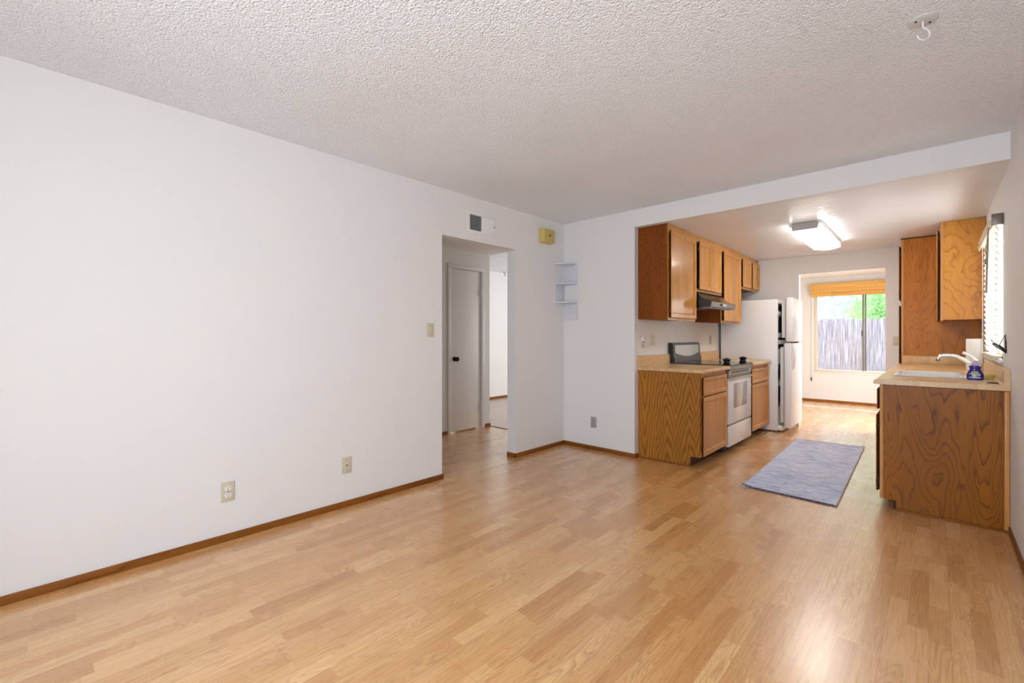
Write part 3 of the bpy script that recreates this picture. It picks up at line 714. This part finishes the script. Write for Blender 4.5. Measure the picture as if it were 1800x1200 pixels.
# refrigerator with both doors ajar
fy0, fy1, fx, fz = 6.392, 7.112, -1.445, 1.662
off = (-1.8, 6.75, 0); t = thing('refrigerator', off, 'white top-freezer refrigerator with both doors ajar', 'refrigerator')
b = MB(); wl = .040
b.box(XK + .04, fx, fy0, fy0 + wl, .015, fz, .004).box(XK + .04, fx, fy1 - wl, fy1, .015, fz, .004).box(XK + .04, fx, fy0 + wl, fy1 - wl, fz - .05, fz, .003)
b.box(XK + .04, fx, fy0 + wl, fy1 - wl, .015, .10, .003).box(XK + .04, fx - .002, fy0 + wl, fy1 - wl, 1.095, 1.150, .004).box(XK + .04, XK + .10, fy0 + wl, fy1 - wl, .10, fz - .05)
b.build('body', M['fridge'], t, off)
g = MB()
for z0, z1 in ((.101, 1.094), (1.151, fz - .051)):
    g.box(XK + .10, fx - .02, fy0 + wl, fy0 + wl + .006, z0, z1).box(XK + .10, XK + .106, fy0 + wl + .006, fy1 - wl, z0, z1)
    g.box(XK + .10, fx - .02, fy1 - wl - .006, fy1 - wl, z0, z1)
g.build('cavity_liner', M['dark_liner'], t, off)
for z0, z1 in ((1.455, 1.515), (1.180, 1.242)): MB().box(-1.95, fx - .004, fy0 + wl + .008, fy1 - wl - .01, z0, z1, .006).build('freezer_shelf', M['liner'], t, off)
for z0, z1 in ((.84, 1.03), (.56, .64), (.11, .31)): MB().box(-1.95, fx - .004, fy0 + wl + .008, fy1 - wl - .01, z0, z1, .012).build('refrigerator_shelf', M['liner'], t, off)
g = MB().box(fx - .01, fx + .05, fy0 + .02, fy1 - .02, .02, .075, .006); g.build('kick_grille', M['liner'], t, off)
for y_ in (fy0 + .04, fy1 - .04): MB().lathe([(0, 0), (.02, 0), (.02, .016), (0, .016)], (fx - .05, y_, 0), 'z', 14).build('foot', M['blackm'], t, off)
def fridge_door(name, z0, z1, ang, gap, hz0, hz1, grip_up):
    hx, hy = fx + gap, fy1 - .002
    mt = Matrix.Translation((hx, hy, 0)) @ Matrix.Rotation(R(ang), 4, 'Z')
    w_ = .716
    d = MB().box(0, .072, -w_, 0, z0, z1, .010, mat=mt, seg=3).build(name, M['fridge'], t, off)
    l = MB().box(-.055, 0, -w_ + .045, -.045, z0 + .05, z1 - .05, .012, mat=mt).build('door_liner', M['liner'], d, off)
    MB().box(-.010, .002, -w_ + .012, -w_ + .03, z0 + .015, z1 - .015, .003, mat=mt).build('gasket', M['greyplate'], d, off)
    MB().box(-.010, .002, -.03, -.012, z0 + .015, z1 - .015, .003, mat=mt).build('gasket', M['greyplate'], d, off)
    pts = []
    for k in range(13):
        q = k / 12; z = hz0 + q * (hz1 - hz0); bow = math.sin(math.pi * q) ** 0.7
        p = mt @ Vector((0.068 + .026 * bow, -w_ + .055 + (.035 * (1 - q if grip_up else q)), z)); pts.append(p)
    MB().tube(pts, [.008] + [.014] * 11 + [.008], 10).build('handle', M['fridge'], d, off)
    return d, mt
fd, mt = fridge_door('freezer_door', 1.128, 1.676, 2.5, .060, 1.15, 1.50, False)
MB().box(.071, .0745, -.050, -.034, 1.585, 1.601, .001, mat=mt).build('badge', M['greyplate'], fd, off)
fridge_door('refrigerator_door', .062, 1.112, 1.2, .058, .78, 1.10, True)
MB().box(fx + .01, fx + .10, fy1 - .12, fy1 - .02, 1.113, 1.127).build('middle_hinge', M['blackm'], t, off)

# ------------------------------------------------------------------ kitchen ceiling light
off = (-.90, 5.6, ZH); t = thing('ceiling_light', off, 'long lit fluorescent wraparound fixture on the kitchen ceiling', 'ceiling light')
ly0, ly1 = 5.000, 6.225
MB().box(-1.034, -.776, ly0 + .013, ly1 - .013, ZH - .034, ZH - .0005, .004).build('housing', M['whitep'], t, off)
prof = [(-1.020, ZH - .035), (-1.024, ZH - .040), (-1.030, ZH - .068)] + [(-1.03 + .25 * k / 10, ZH - .072 - .020 * math.sin(math.pi * k / 10)) for k in range(11)] + [(-.780, ZH - .068), (-.786, ZH - .040), (-.790, ZH - .035)]
prof_in = [(-.905 + (a + .905) * .93, ZH - .046 + min(0, (b - ZH + .046)) * .9) for a, b in prof]
MB().prism(prof, 'y', ly0 + .010, ly1 - .010).build('diffuser', M['lamp'], t, off)
cap_p = [(-1.004, ZH - .002), (-1.010, ZH - .012), (-1.014, ZH - .040), (-1.008, ZH - .070), (-.802, ZH - .070), (-.796, ZH - .040), (-.800, ZH - .012), (-.806, ZH - .002)]
for y_ in ((ly0, ly0 + .012), (ly1 - .012, ly1)): MB().prism(cap_p, 'y', *y_).build('end_cap', M['lampend'], t, off)

# ------------------------------------------------------------------ right kitchen run
fmR = lambda u, v_, n: (-n, u, v_)
xr0 = -.288
off = (0.02, 5.3, 0); t = thing('sink_cabinet', off, 'brown plywood-sided sink cabinet along the right wall', 'cabinet')
SY0, SY1 = 4.072, 6.566
MB().prism([(-.200, 0), (.316, 0), (.316, .858), (-.2695, .858), (-.2695, .066), (-.200, .066)], 'y', SY0, SY0 + .016).build('end_panel', M['ply'], t, off)
MB().box(.304, .3275, SY0 - .006, SY0, .0, .858, .003).build('scribe_strip', M['oak_lo'], t, off)
MB().box(-.205, .318, SY0 - .014, SY0, 0, .013, .003).build('shoe_strip', M['base'], t, off)
MB().box(-.27, .316, SY0 + .017, 4.40, .10, .858).box(-.27, .316, 5.15, SY1, .10, .858).box(-.27, .316, 4.40, 5.15, .10, .68).build('carcass', M['inside'], t, off)
f = MB(); ys = [SY0, 4.70, 5.33, 5.95, SY1]
for y_ in ys: f.box(xr0, xr0 + .018, max(SY0, y_ - .02), min(SY1, y_ + .03), .112, .648).box(xr0, xr0 + .018, max(SY0, y_ - .02), min(SY1, y_ + .03), .675, .83)
f.box(xr0, xr0 + .018, SY0, SY1, .83, .858).box(xr0, xr0 + .018, SY0, SY1, .648, .675).box(xr0, xr0 + .018, SY0, SY1, .066, .112)
f.build('face_frame', M['oak_lo'], t, off)
MB().box(-.215, -.200, SY0 + .017, SY1, 0, .10).build('toe_kick', M['oak_edge'], t, off)
for a, b in zip(ys, ys[1:]):
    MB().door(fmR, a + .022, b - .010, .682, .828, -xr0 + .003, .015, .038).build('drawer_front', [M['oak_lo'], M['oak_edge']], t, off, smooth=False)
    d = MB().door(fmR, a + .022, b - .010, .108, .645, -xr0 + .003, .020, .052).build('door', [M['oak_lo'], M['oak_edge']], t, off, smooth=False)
    for z in (.18, .56): hinge(d, xr0 - .010, a + .014, z, off, -1)

off = (0, 5.3, .862); t = thing('countertop', off, 'tan laminate sink countertop with rounded front along the right wall', 'countertop')
sx0, sx1, sy0, sy1 = -.215, .150, 4.50, 5.08
xc = -.322; cp = lambda xe: [(xe, .862), (xc + .004, .862), (xc, .868), (xc, .882), (xc + .008, .892), (xc + .022, .896), (xe, .896)]
m = MB().prism(cp(XR - .001), 'y', 4.052, sy0).prism(cp(XR - .001), 'y', sy1, 6.566).prism(cp(sx0), 'y', sy0, sy1).box(sx1, XR - .001, sy0, sy1, .862, .896)
m.build('worktop', M['counter'], t, off)
pr = [(XR - .001, .896), (XR - .001, .990), (XR - .006, .995), (XR - .018, .994), (XR - .026, .984), (XR - .028, .91), (XR - .040, .896)]
MB().prism(pr, 'y', 4.052, 6.566).build('backsplash', M['counter'], t, off)
MB().box(-.272, XR - .03, 6.546, 6.566, .896, .985, .003).build('side_splash', M['counter'], t, off)
# sink
off = (-.03, 4.79, .9); t = thing('kitchen_sink', off, 'white drop-in kitchen sink set in the tan countertop', 'sink')
rim = MB(); g = .022
rim.box(sx0 - g, sx0 + .02, sy0 - g, sy1 + g, .897, .906, .003).box(sx1 - .02, sx1 + g, sy0 - g, sy1 + g, .897, .906, .003).box(sx0 + .02, sx1 - .02, sy0 - g, sy0 + .02, .897, .906, .003).box(sx0 + .02, sx1 - .02, sy1 - .02, sy1 + g, .897, .906, .003)
rim.build('rim', M['sink'], t, off)
wl_ = MB(); zb = .72
wl_.box(sx0 + .008, sx0 + .020, sy0 + .008, sy1 - .008, zb, .898).box(sx1 - .020, sx1 - .008, sy0 + .008, sy1 - .008, zb, .898).box(sx0 + .02, sx1 - .02, sy0 + .008, sy0 + .02, zb, .898).box(sx0 + .02, sx1 - .02, sy1 - .02, sy1 - .008, zb, .898).box(sx0 + .008, sx1 - .008, sy0 + .008, sy1 - .008, zb - .012, zb)
wl_.build('basin', M['sink'], t, off)
MB().lathe([(0, zb), (.04, zb), (.045, zb + .003), (0, zb + .003)], (-.03, 4.79, 0), 'z', 20).build('drain', M['chrome'], t, off)
# faucet
fx_, fy_ = .235, 4.80
off = (fx_, fy_, .896); t = thing('faucet', off, 'brushed single-lever faucet arching over the white sink', 'faucet')
MB().lathe([(0, .896), (.030, .896), (.030, .903), (.022, .912), (.020, .975), (.016, .990), (0, .994)], (fx_, fy_, 0), 'z', 24).build('faucet_base', M['chrome'], t, off)
pts = []
for k in range(19):
    q = k / 18; a = q
    pts.append((fx_ - .215 * (q ** 1.05), fy_ - .03 * q, .915 + .195 * math.sin(math.pi * (0.06 + 0.62 * q)) - .10 * max(0, q - .55)))
pts = [(fx_, fy_, .93), (fx_ - .02, fy_, .953), (fx_ - .05, fy_, .990), (fx_ - .085, fy_, 1.022), (fx_ - .125, fy_, 1.045), (fx_ - .160, fy_, 1.053), (fx_ - .190, fy_, 1.052), (fx_ - .212, fy_, 1.045), (fx_ - .222, fy_, 1.030), (fx_ - .225, fy_, 1.018)]
sp = MB().tube(pts, [.013] * 7 + [.012, .012, .012], 14).build('spout', M['chrome'], t, off)
MB().lathe([(0, 1.004), (.012, 1.004), (.013, 1.008), (.013, 1.020), (0, 1.020)], (fx_ - .225, fy_, 0), 'z', 16).build('aerator', M['dsteel'], sp, off)
MB().tube([(fx_, fy_, .985), (fx_ - .010, fy_, 1.012), (fx_ - .045, fy_, 1.045), (fx_ - .090, fy_, 1.075)], [.010, .009, .009, .010], 12).build('lever', M['chrome'], t, off)
# soap bottle
bx, by, bz = .196, 4.45, .896
off = (bx, by, bz); t = thing('soap_bottle', off, 'dark blue dish soap bottle with lilac cap at the counter edge by the sink', 'bottle')
MB().lathe([(0, 0), (.036, 0), (.041, .006), (.043, .022), (.041, .040), (.033, .058), (.027, .070), (.027, .080), (.031, .088), (.030, .094), (.016, .098), (0, .098)], off, 'z', 32, sx=1.0, sy=.62).build('bottle', M['soap'], t, off)
MB().lathe([(0, .098), (.020, .098), (.022, .104), (.020, .116), (.014, .122), (.012, .130), (0, .131)], off, 'z', 24).build('cap', M['soapcap'], t, off)
def lab(name, z0, z1, r0, r1, a0, a1, m):
    vs = []; n_ = 12
    for k in range(n_ + 1):
        a = R(a0 + (a1 - a0) * k / n_)
        vs += [(bx + r0 * math.cos(a), by + .62 * r0 * math.sin(a), bz + z0), (bx + r1 * math.cos(a), by + .62 * r1 * math.sin(a), bz + z1)]
    return MB().quads(vs, [(2 * k, 2 * k + 2, 2 * k + 3, 2 * k + 1) for k in range(n_)]).build(name, m, t, off)
lb = lab('label', .010, .044, .0436, .0405, 222, 312, M['soaplabel'])
lab('label_band', .048, .058, .0385, .0342, 238, 296, M['soapgreen'])
for z0, z1, a0, a1 in ((.040, .044, 225, 300), (.031, .036, 245, 308), (.021, .024, 240, 300), (.014, .016, 245, 300)):
    vs = []
    rr = lambda z: .0442 + (.041 - .0442) * (z - .010) / .034
    o = MB()
    for k in range(7):
        a = R(a0 + (a1 - a0) * k / 6)
        for z in (z0, z1): vs.append((bx + rr(z) * math.cos(a), by + .62 * rr(z) * math.sin(a), bz + z))
    o.quads(vs, [(2 * k, 2 * k + 2, 2 * k + 3, 2 * k + 1) for k in range(6)]).build('label_print', M['whitep'], lb, off)
# paper towels
px_, py_ = .247, 5.75
off = (px_, py_, .896); t = thing('paper_towel_roll', off, 'white paper towel roll standing behind the sink against the right wall', 'paper towels')
MB().lathe([(.018, 0), (.050, 0), (.052, .004), (.052, .274), (.050, .278), (.018, .278)], off, 'z', 40).build('roll', M['paper'], t, off)
MB().lathe([(.016, .002), (.0185, .002), (.0185, .277), (.016, .277)], off, 'z', 20).build('core', M['valance'], t, off)
vs = []
for k in range(9):
    q = k / 8; xx = px_ + .042 + .012 * q; yy = py_ - .034 + .012 * q - .010 * math.sin(q * 3)
    vs += [(xx, yy, .898), (xx, yy, 1.155 - .008 * q), (xx + .001, yy + .002, .898), (xx + .001, yy + .002, 1.155 - .008 * q)]
fs = []
for k in range(8):
    a, b_ = 4 * k, 4 * k + 4
    fs += [(a, b_, b_ + 1, a + 1), (a + 2, a + 3, b_ + 3, b_ + 2), (a + 1, b_ + 1, b_ + 3, a + 3)]
MB().quads(vs, fs).build('loose_sheet', M['paper'], t, off)
# sponge and cloth, dark ring
off = (.262, 4.62, .896); t = thing('sponge', off, 'yellow-green sponge tilted on the counter right of the soap bottle', 'sponge')
mt = Matrix.Translation((.262, 4.62, .915)) @ Matrix.Rotation(R(14), 4, 'Z') @ Matrix.Rotation(R(-16), 4, 'Y')
MB().box(-.042, .042, -.03, .03, -.009, .009, .004, mat=mt).build('sponge_pad', M['sponge'], t, off)
MB().box(-.030, .040, -.03, .03, -.006, .006, .003, mat=Matrix.Translation((.268, 4.60, .9025)) @ Matrix.Rotation(R(30), 4, 'Z')).build('sponge_lower_layer', M['sponge'], t, off)
o = MB().lathe([(.012, 0), (.022, 0), (.023, .003), (.021, .005), (.012, .005)], (.262, 4.19, .8965), 'z', 24, sx=1.2).build('drain_ring', M['blackm'])
tag(o, 'small dark ring lying flat near the end of the sink counter', 'ring')

# pantry
off = (.02, 6.85, 0); t = thing('pantry_cabinet', off, 'tall brown plywood pantry cabinet behind the sink counter', 'cabinet')
py0 = 6.570
MB().box(-.2615, XR - .002, py0, py0 + .016, 0.0, ZH - .002).build('end_panel', M['ply2'], t, off)
MB().box(-.262, XR - .002, py0 + .017, YE - .002, .1, ZH - .002).build('carcass', M['inside'], t, off)
MB().box(-.280, -.262, py0, YE - .002, .098, ZH - .002).build('face_frame', M['oak_lo'], t, off)
MB().box(-.22, -.205, py0 + .017, YE - .002, 0, .1).build('toe_kick', M['oak_edge'], t, off)
for z0, z1 in ((1.598, 2.190), (.108, 1.535)):
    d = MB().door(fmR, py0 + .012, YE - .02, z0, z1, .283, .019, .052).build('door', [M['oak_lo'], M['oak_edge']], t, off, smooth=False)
    for z in (z0 + .08, z1 - .08): hinge(d, -.290, py0 + .008, z, off, -1)
MB().box(-.285, XR - .002, py0 - .005, py0, ZH - .012, ZH - .002).build('top_strip', M['oak_edge'], t, off)
# right upper cabinet
off = (.18, 6.2, 1.35); t = thing('wall_cabinet', off, 'light brown plywood-sided wall cabinet between the pantry and the blind', 'cabinet')
uy0 = 5.872
MB().box(.0505, XR - .002, uy0, uy0 + .014, 1.350, ZH - .002).build('end_panel', M['ply3'], t, off)
MB().box(.050, XR - .002, uy0 + .015, 6.568, 1.362, ZH - .002).build('carcass', M['inside'], t, off)
MB().box(.030, .050, uy0, 6.568, 1.345, ZH - .002).build('face_frame', M['oak_lo'], t, off)
MB().box(XR - .022, XR - .004, uy0 - .006, uy0, 1.36, ZH - .002, .002).build('scribe_strip', M['oak_lo'], t, off)
for a, b in ((uy0 + .015, 6.21), (6.23, 6.56)):
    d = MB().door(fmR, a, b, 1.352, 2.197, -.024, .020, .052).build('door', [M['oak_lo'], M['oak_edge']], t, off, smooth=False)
    for z in (1.42, 2.13): hinge(d, .022, a - .004, z, off, -1)

# ------------------------------------------------------------------ blind on the kitchen window
off = (.30, 5.03, 2.0); t = thing('window_blind', off, 'white horizontal slat blind with cream valance on the kitchen window', 'blind')
MB().box(.284, .325, 4.475, 5.600, 1.955, 2.005, .003).build('headrail', M['valance'], t, off)
MB().prism([(.268, 1.930), (.274, 1.930), (.279, 1.950), (.279, 1.990), (.274, 2.002), (.264, 2.002), (.270, 1.985), (.262, 1.965)], 'y', 4.56, 5.62).build('valance', M['valance'], t, off)
MB().box(.272, .328, 4.435, 4.474, 1.945, 2.020, .004).build('end_bracket', M['bracket'], t, off)
g = MB(); nsl = 20
for k in range(nsl):
    z = 1.930 - k * .0435; tl = R(70)
    dx, dz = .022 * math.cos(tl), .022 * math.sin(tl); c0 = .303
    P_ = []
    for q in range(7):
        s_ = -1 + 2 * q / 6; cv = .0035 * (1 - s_ * s_)
        P_.append((c0 + dx * s_ + cv * math.sin(tl), z - dz * s_ + cv * math.cos(tl)))
    poly = P_ + [(a + .0, b - .0025) for a, b in P_[::-1]]
    g.prism(poly, 'y', 4.480, 5.590)
g.build('slats', M['slat'], t, off)
MB().box(.284, .324, 4.480, 5.590, 1.045, 1.062, .003).build('bottom_rail', M['valance'], t, off)
for y_ in (4.65, 5.40): MB().tube([(.281, y_, 1.96), (.281, y_, 1.055)], .0012, 6).build('ladder_cord', M['whitep'], t, off)
MB().tube([(.266, 4.515, 1.945), (.262, 4.52, 1.93), (.258, 4.60, 1.50)], .0055, 8).build('tilt_wand', M['wand'], t, off)
MB().tube([(.272, 4.78, 1.94), (.268, 4.78, 1.86), (.262, 4.77, 1.80), (.266, 4.79, 1.86), (.268, 4.80, 1.76)], .002, 6).lathe([(0, 1.725), (.010, 1.725), (.006, 1.765), (0, 1.765)], (.268, 4.80, 0), 'z', 10).build('lift_cord', M['bracket'], t, off)

# black wall hook with a clip
off = (XR, 4.29, 1.12); t = thing('wall_hook', off, 'black wire hook with a dark flat clip on the wall beside the blind', 'hook')
MB().box(-.006, -.001, -.018, .018, -.035, .045, .002).build('hook_plate', M['blackm'], t)
MB().tube([(-.004, -.012, .02), (-.006, -.012, .085), (-.020, .0, .045), (-.030, .0, .02), (-.006, .012, -.01)], .003, 8).build('wire_loop', M['blackm'], t)
mt = Matrix.Translation((-.032, 0, .005)) @ Matrix.Rotation(R(44), 4, 'Y')
MB().box(-.036, .040, -.032, .032, -.009, .008, .004, mat=mt).build('flat_clip', M['black'], t)
MB().tube([mt @ Vector((-.036, -.02, .003)), mt @ Vector((-.052, -.02, .006)), mt @ Vector((-.060, -.018, .012))], .002, 6).build('wire_tip', M['blackm'], t)

# ------------------------------------------------------------------ bamboo shade in the nook
off = (-1.05, YW, 2.15); t = thing('bamboo_shade', off, 'honey woven bamboo roman shade rolled up over the garden window', 'window shade')
bx0, bx1 = -1.693, -.38
MB().box(bx0, bx1, YW - .072, YW - .005, 2.115, 2.155, .003).build('headrail', M['bamboo'], t, off)
MB().box(bx0, bx1, YW - .085, YW - .073, 1.992, 2.156, .003).build('valance', M['bamboo'], t, off)
MB().prism([(YW - .045, 2.10), (YW - .048, 1.985), (YW - .042, 1.928), (YW - .030, 1.922), (YW - .022, 1.935), (YW - .022, 2.10)], 'x', bx0 + .004, bx1 - .004).build('folded_shade', M['bamboo'], t, off)
MB().tube([(-1.678, YW - .02, 1.99), (-1.680, YW - .018, .50), (-1.684, YW - .018, .44)], .0022, 6).tube([(-1.668, YW - .02, 1.99), (-1.672, YW - .018, .55), (-1.684, YW - .018, .44)], .0022, 6).build('pull_cord', M['whitep'], t, off)
MB().tube([(-1.684, YW - .018, .445), (-1.690, YW - .018, .40), (-1.688, YW - .018, .37)], [.006, .009, .006], 8).build('cord_tassel', M['bronze'], t, off)

# ------------------------------------------------------------------ rug
off = (-.845, 5.0, 0); t = thing('runner_rug', off, 'mottled blue-grey runner rug with dark fringed ends on the kitchen floor', 'rug')
cs = [(-1.128, 3.895), (-.506, 3.870), (-.560, 6.120), (-1.180, 6.090)]
def rug_pt(u, v_):
    a = [cs[0][i] + (cs[1][i] - cs[0][i]) * u for i in (0, 1)]; b_ = [cs[3][i] + (cs[2][i] - cs[3][i]) * u for i in (0, 1)]
    return [a[i] + (b_[i] - a[i]) * v_ for i in (0, 1)]
nu, nv = 20, 48; vs = []; fs = []
rng = random.Random(3)
def rug_z(u, v_):
    z = .008 + .0015 * math.sin(u * 9 + v_ * 13) * math.sin(v_ * 17)
    cu = max(0, 1 - 8 * u) * max(0, 1 - 14 * v_) + max(0, 1 - 8 * (1 - u)) * max(0, 1 - 14 * (1 - v_))
    return z + .014 * cu
for j in range(nv + 1):
    for i in range(nu + 1):
        u, v_ = i / nu, j / nv; p = rug_pt(u, v_)
        vs.append((p[0], p[1], rug_z(u, v_)))
n0 = len(vs)
vs += [(x, y, .0006) for x, y, z in vs]
for j in range(nv):
    for i in range(nu):
        a = j * (nu + 1) + i; q = (a, a + 1, a + nu + 2, a + nu + 1); fs.append(q); fs.append(tuple(k + n0 for k in q[::-1]))
bd = [i for i in range(nu + 1)] + [(j + 1) * (nu + 1) + nu for j in range(nv)] + [nv * (nu + 1) + nu - 1 - i for i in range(nu)] + [(nv - 1 - j) * (nu + 1) for j in range(nv - 1)]
for a, b_ in zip(bd, bd[1:] + bd[:1]): fs.append((a, b_, b_ + n0, a + n0))
MB().quads(vs, fs).build('woven_field', M['rug'], t, off)
for u in (0.006, .994):
    MB().tube([(*rug_pt(u, k / 40), rug_z(u, k / 40) + .0015) for k in range(41)], .0045, 6).build('side_binding', M['rugedge'], t, off)
for v_, sg in ((0, -1), (1, 1)):
    g = MB()
    for k in range(120):
        u = (k + .5) / 120; p = rug_pt(u, v_); zz = rug_z(u, v_); l = .012 + .010 * rng.random(); dx = .008 * (rng.random() - .5)
        g.tube([(p[0], p[1] - sg * .006, zz), (p[0] + dx * .5, p[1] + sg * l * .5, zz * .8 + .001), (p[0] + dx, p[1] + sg * l, max(.002, zz - .006))], .0022, 5)
    g.build('fringe', M['rugfringe'], t, off)

# ------------------------------------------------------------------ outside the garden window
struct('ground', MB().box(-14, 14, YW + T, 40, -.35, -.15), M['ground'], label='dry ground outside the garden window')
struct('added_roof_1', MB().box(-6, 5, YW + T, 12.20, 2.475, 2.56), M['stucco'], label='added unseen patio cover trimming the sun through the garden window', cat='roof')  # unseen cover added to cut the sun to a thin floor strip
off = (0, 13.2, -.15); t = thing('wooden_fence', off, 'weathered grey vertical board fence behind the garden window', 'fence')
g = MB(); x = -7.0; rr = random.Random(11)
while x < 4.0:
    w_ = .085 + rr.random() * .03; g.box(x, x + w_ - .003, 13.2 + rr.random() * .012, 13.222 + rr.random() * .012, -.15, 1.585 + rr.random() * .05); x += w_
g.build('boards', M['fence'], t, off)
for z_ in (1.15, .15): MB().box(-7, 4, 13.24, 13.28, z_, z_ + .09).build('rail', M['fence'], t, off)

def tree(name, loc, rad, hgt, n, ml, label, seed, leaf=.055):
    rr = random.Random(seed); t = thing(name, loc, label, 'tree')
    MB().tube([(0, 0, 0), (.05, .02, hgt * .25), (-.04, .05, hgt * .5), (.03, 0, hgt * .72)], [.11, .09, .07, .03], 10).build('trunk', M['bark'], t)
    me_v = []; me_f = []
    cl = [(Vector((rr.gauss(0, .45), rr.gauss(0, .45), rr.uniform(-.9, .9))) , rr.uniform(.35, .6)) for _ in range(16)]
    for k in range(n):
        c_, r_ = cl[rr.randrange(len(cl))]
        d = Vector((rr.gauss(0, 1), rr.gauss(0, 1), rr.gauss(0, 1))).normalized() * r_ * rr.random() ** .4
        p = c_ + d; p = Vector((p.x * rad, p.y * rad, hgt * .58 + p.z * hgt * .42))
        if p.z < .1: p.z = .1
        a = Vector((rr.gauss(0, 1), rr.gauss(0, 1), rr.gauss(0, 1))).normalized(); b_ = a.orthogonal().normalized()
        l = leaf * rr.uniform(.6, 1.3); i0 = len(me_v)
        me_v += [p - a * l, p + b_ * l * .42, p + a * l, p - b_ * l * .42]; me_f.append((i0, i0 + 1, i0 + 2, i0 + 3))
    me = bpy.data.meshes.new('foliage'); me.from_pydata(me_v, [], me_f); me.materials.append(ml)
    o = bpy.data.objects.new('foliage', me); C.objects.link(o); o.parent = t
tree('garden_tree', (-3.6, 15.4, -.15), 1.15, 4.2, 9000, M['leaf'], 'lime green leafy tree behind the fence at the left pane', 1)
tree('garden_tree', (-1.9, 18.6, -.15), 1.25, 5.4, 11000, M['leaf2'], 'blue-green leafy tree behind the fence at mid window', 2)
tree('garden_tree', (-1.05, 15.0, -.15), .55, 2.9, 4500, M['leaf3'], 'small bright green tree above the fence in the right pane', 3)
tree('garden_tree', (-5.6, 20.6, -.15), 1.6, 6.0, 9000, M['leaf2'], 'distant blue-green tree left of the others beyond the fence', 4)
tree('garden_tree', (0.9, 22.6, -.15), 1.5, 5.6, 8000, M['leaf2'], 'distant grey-green tree behind the small bright tree', 5)
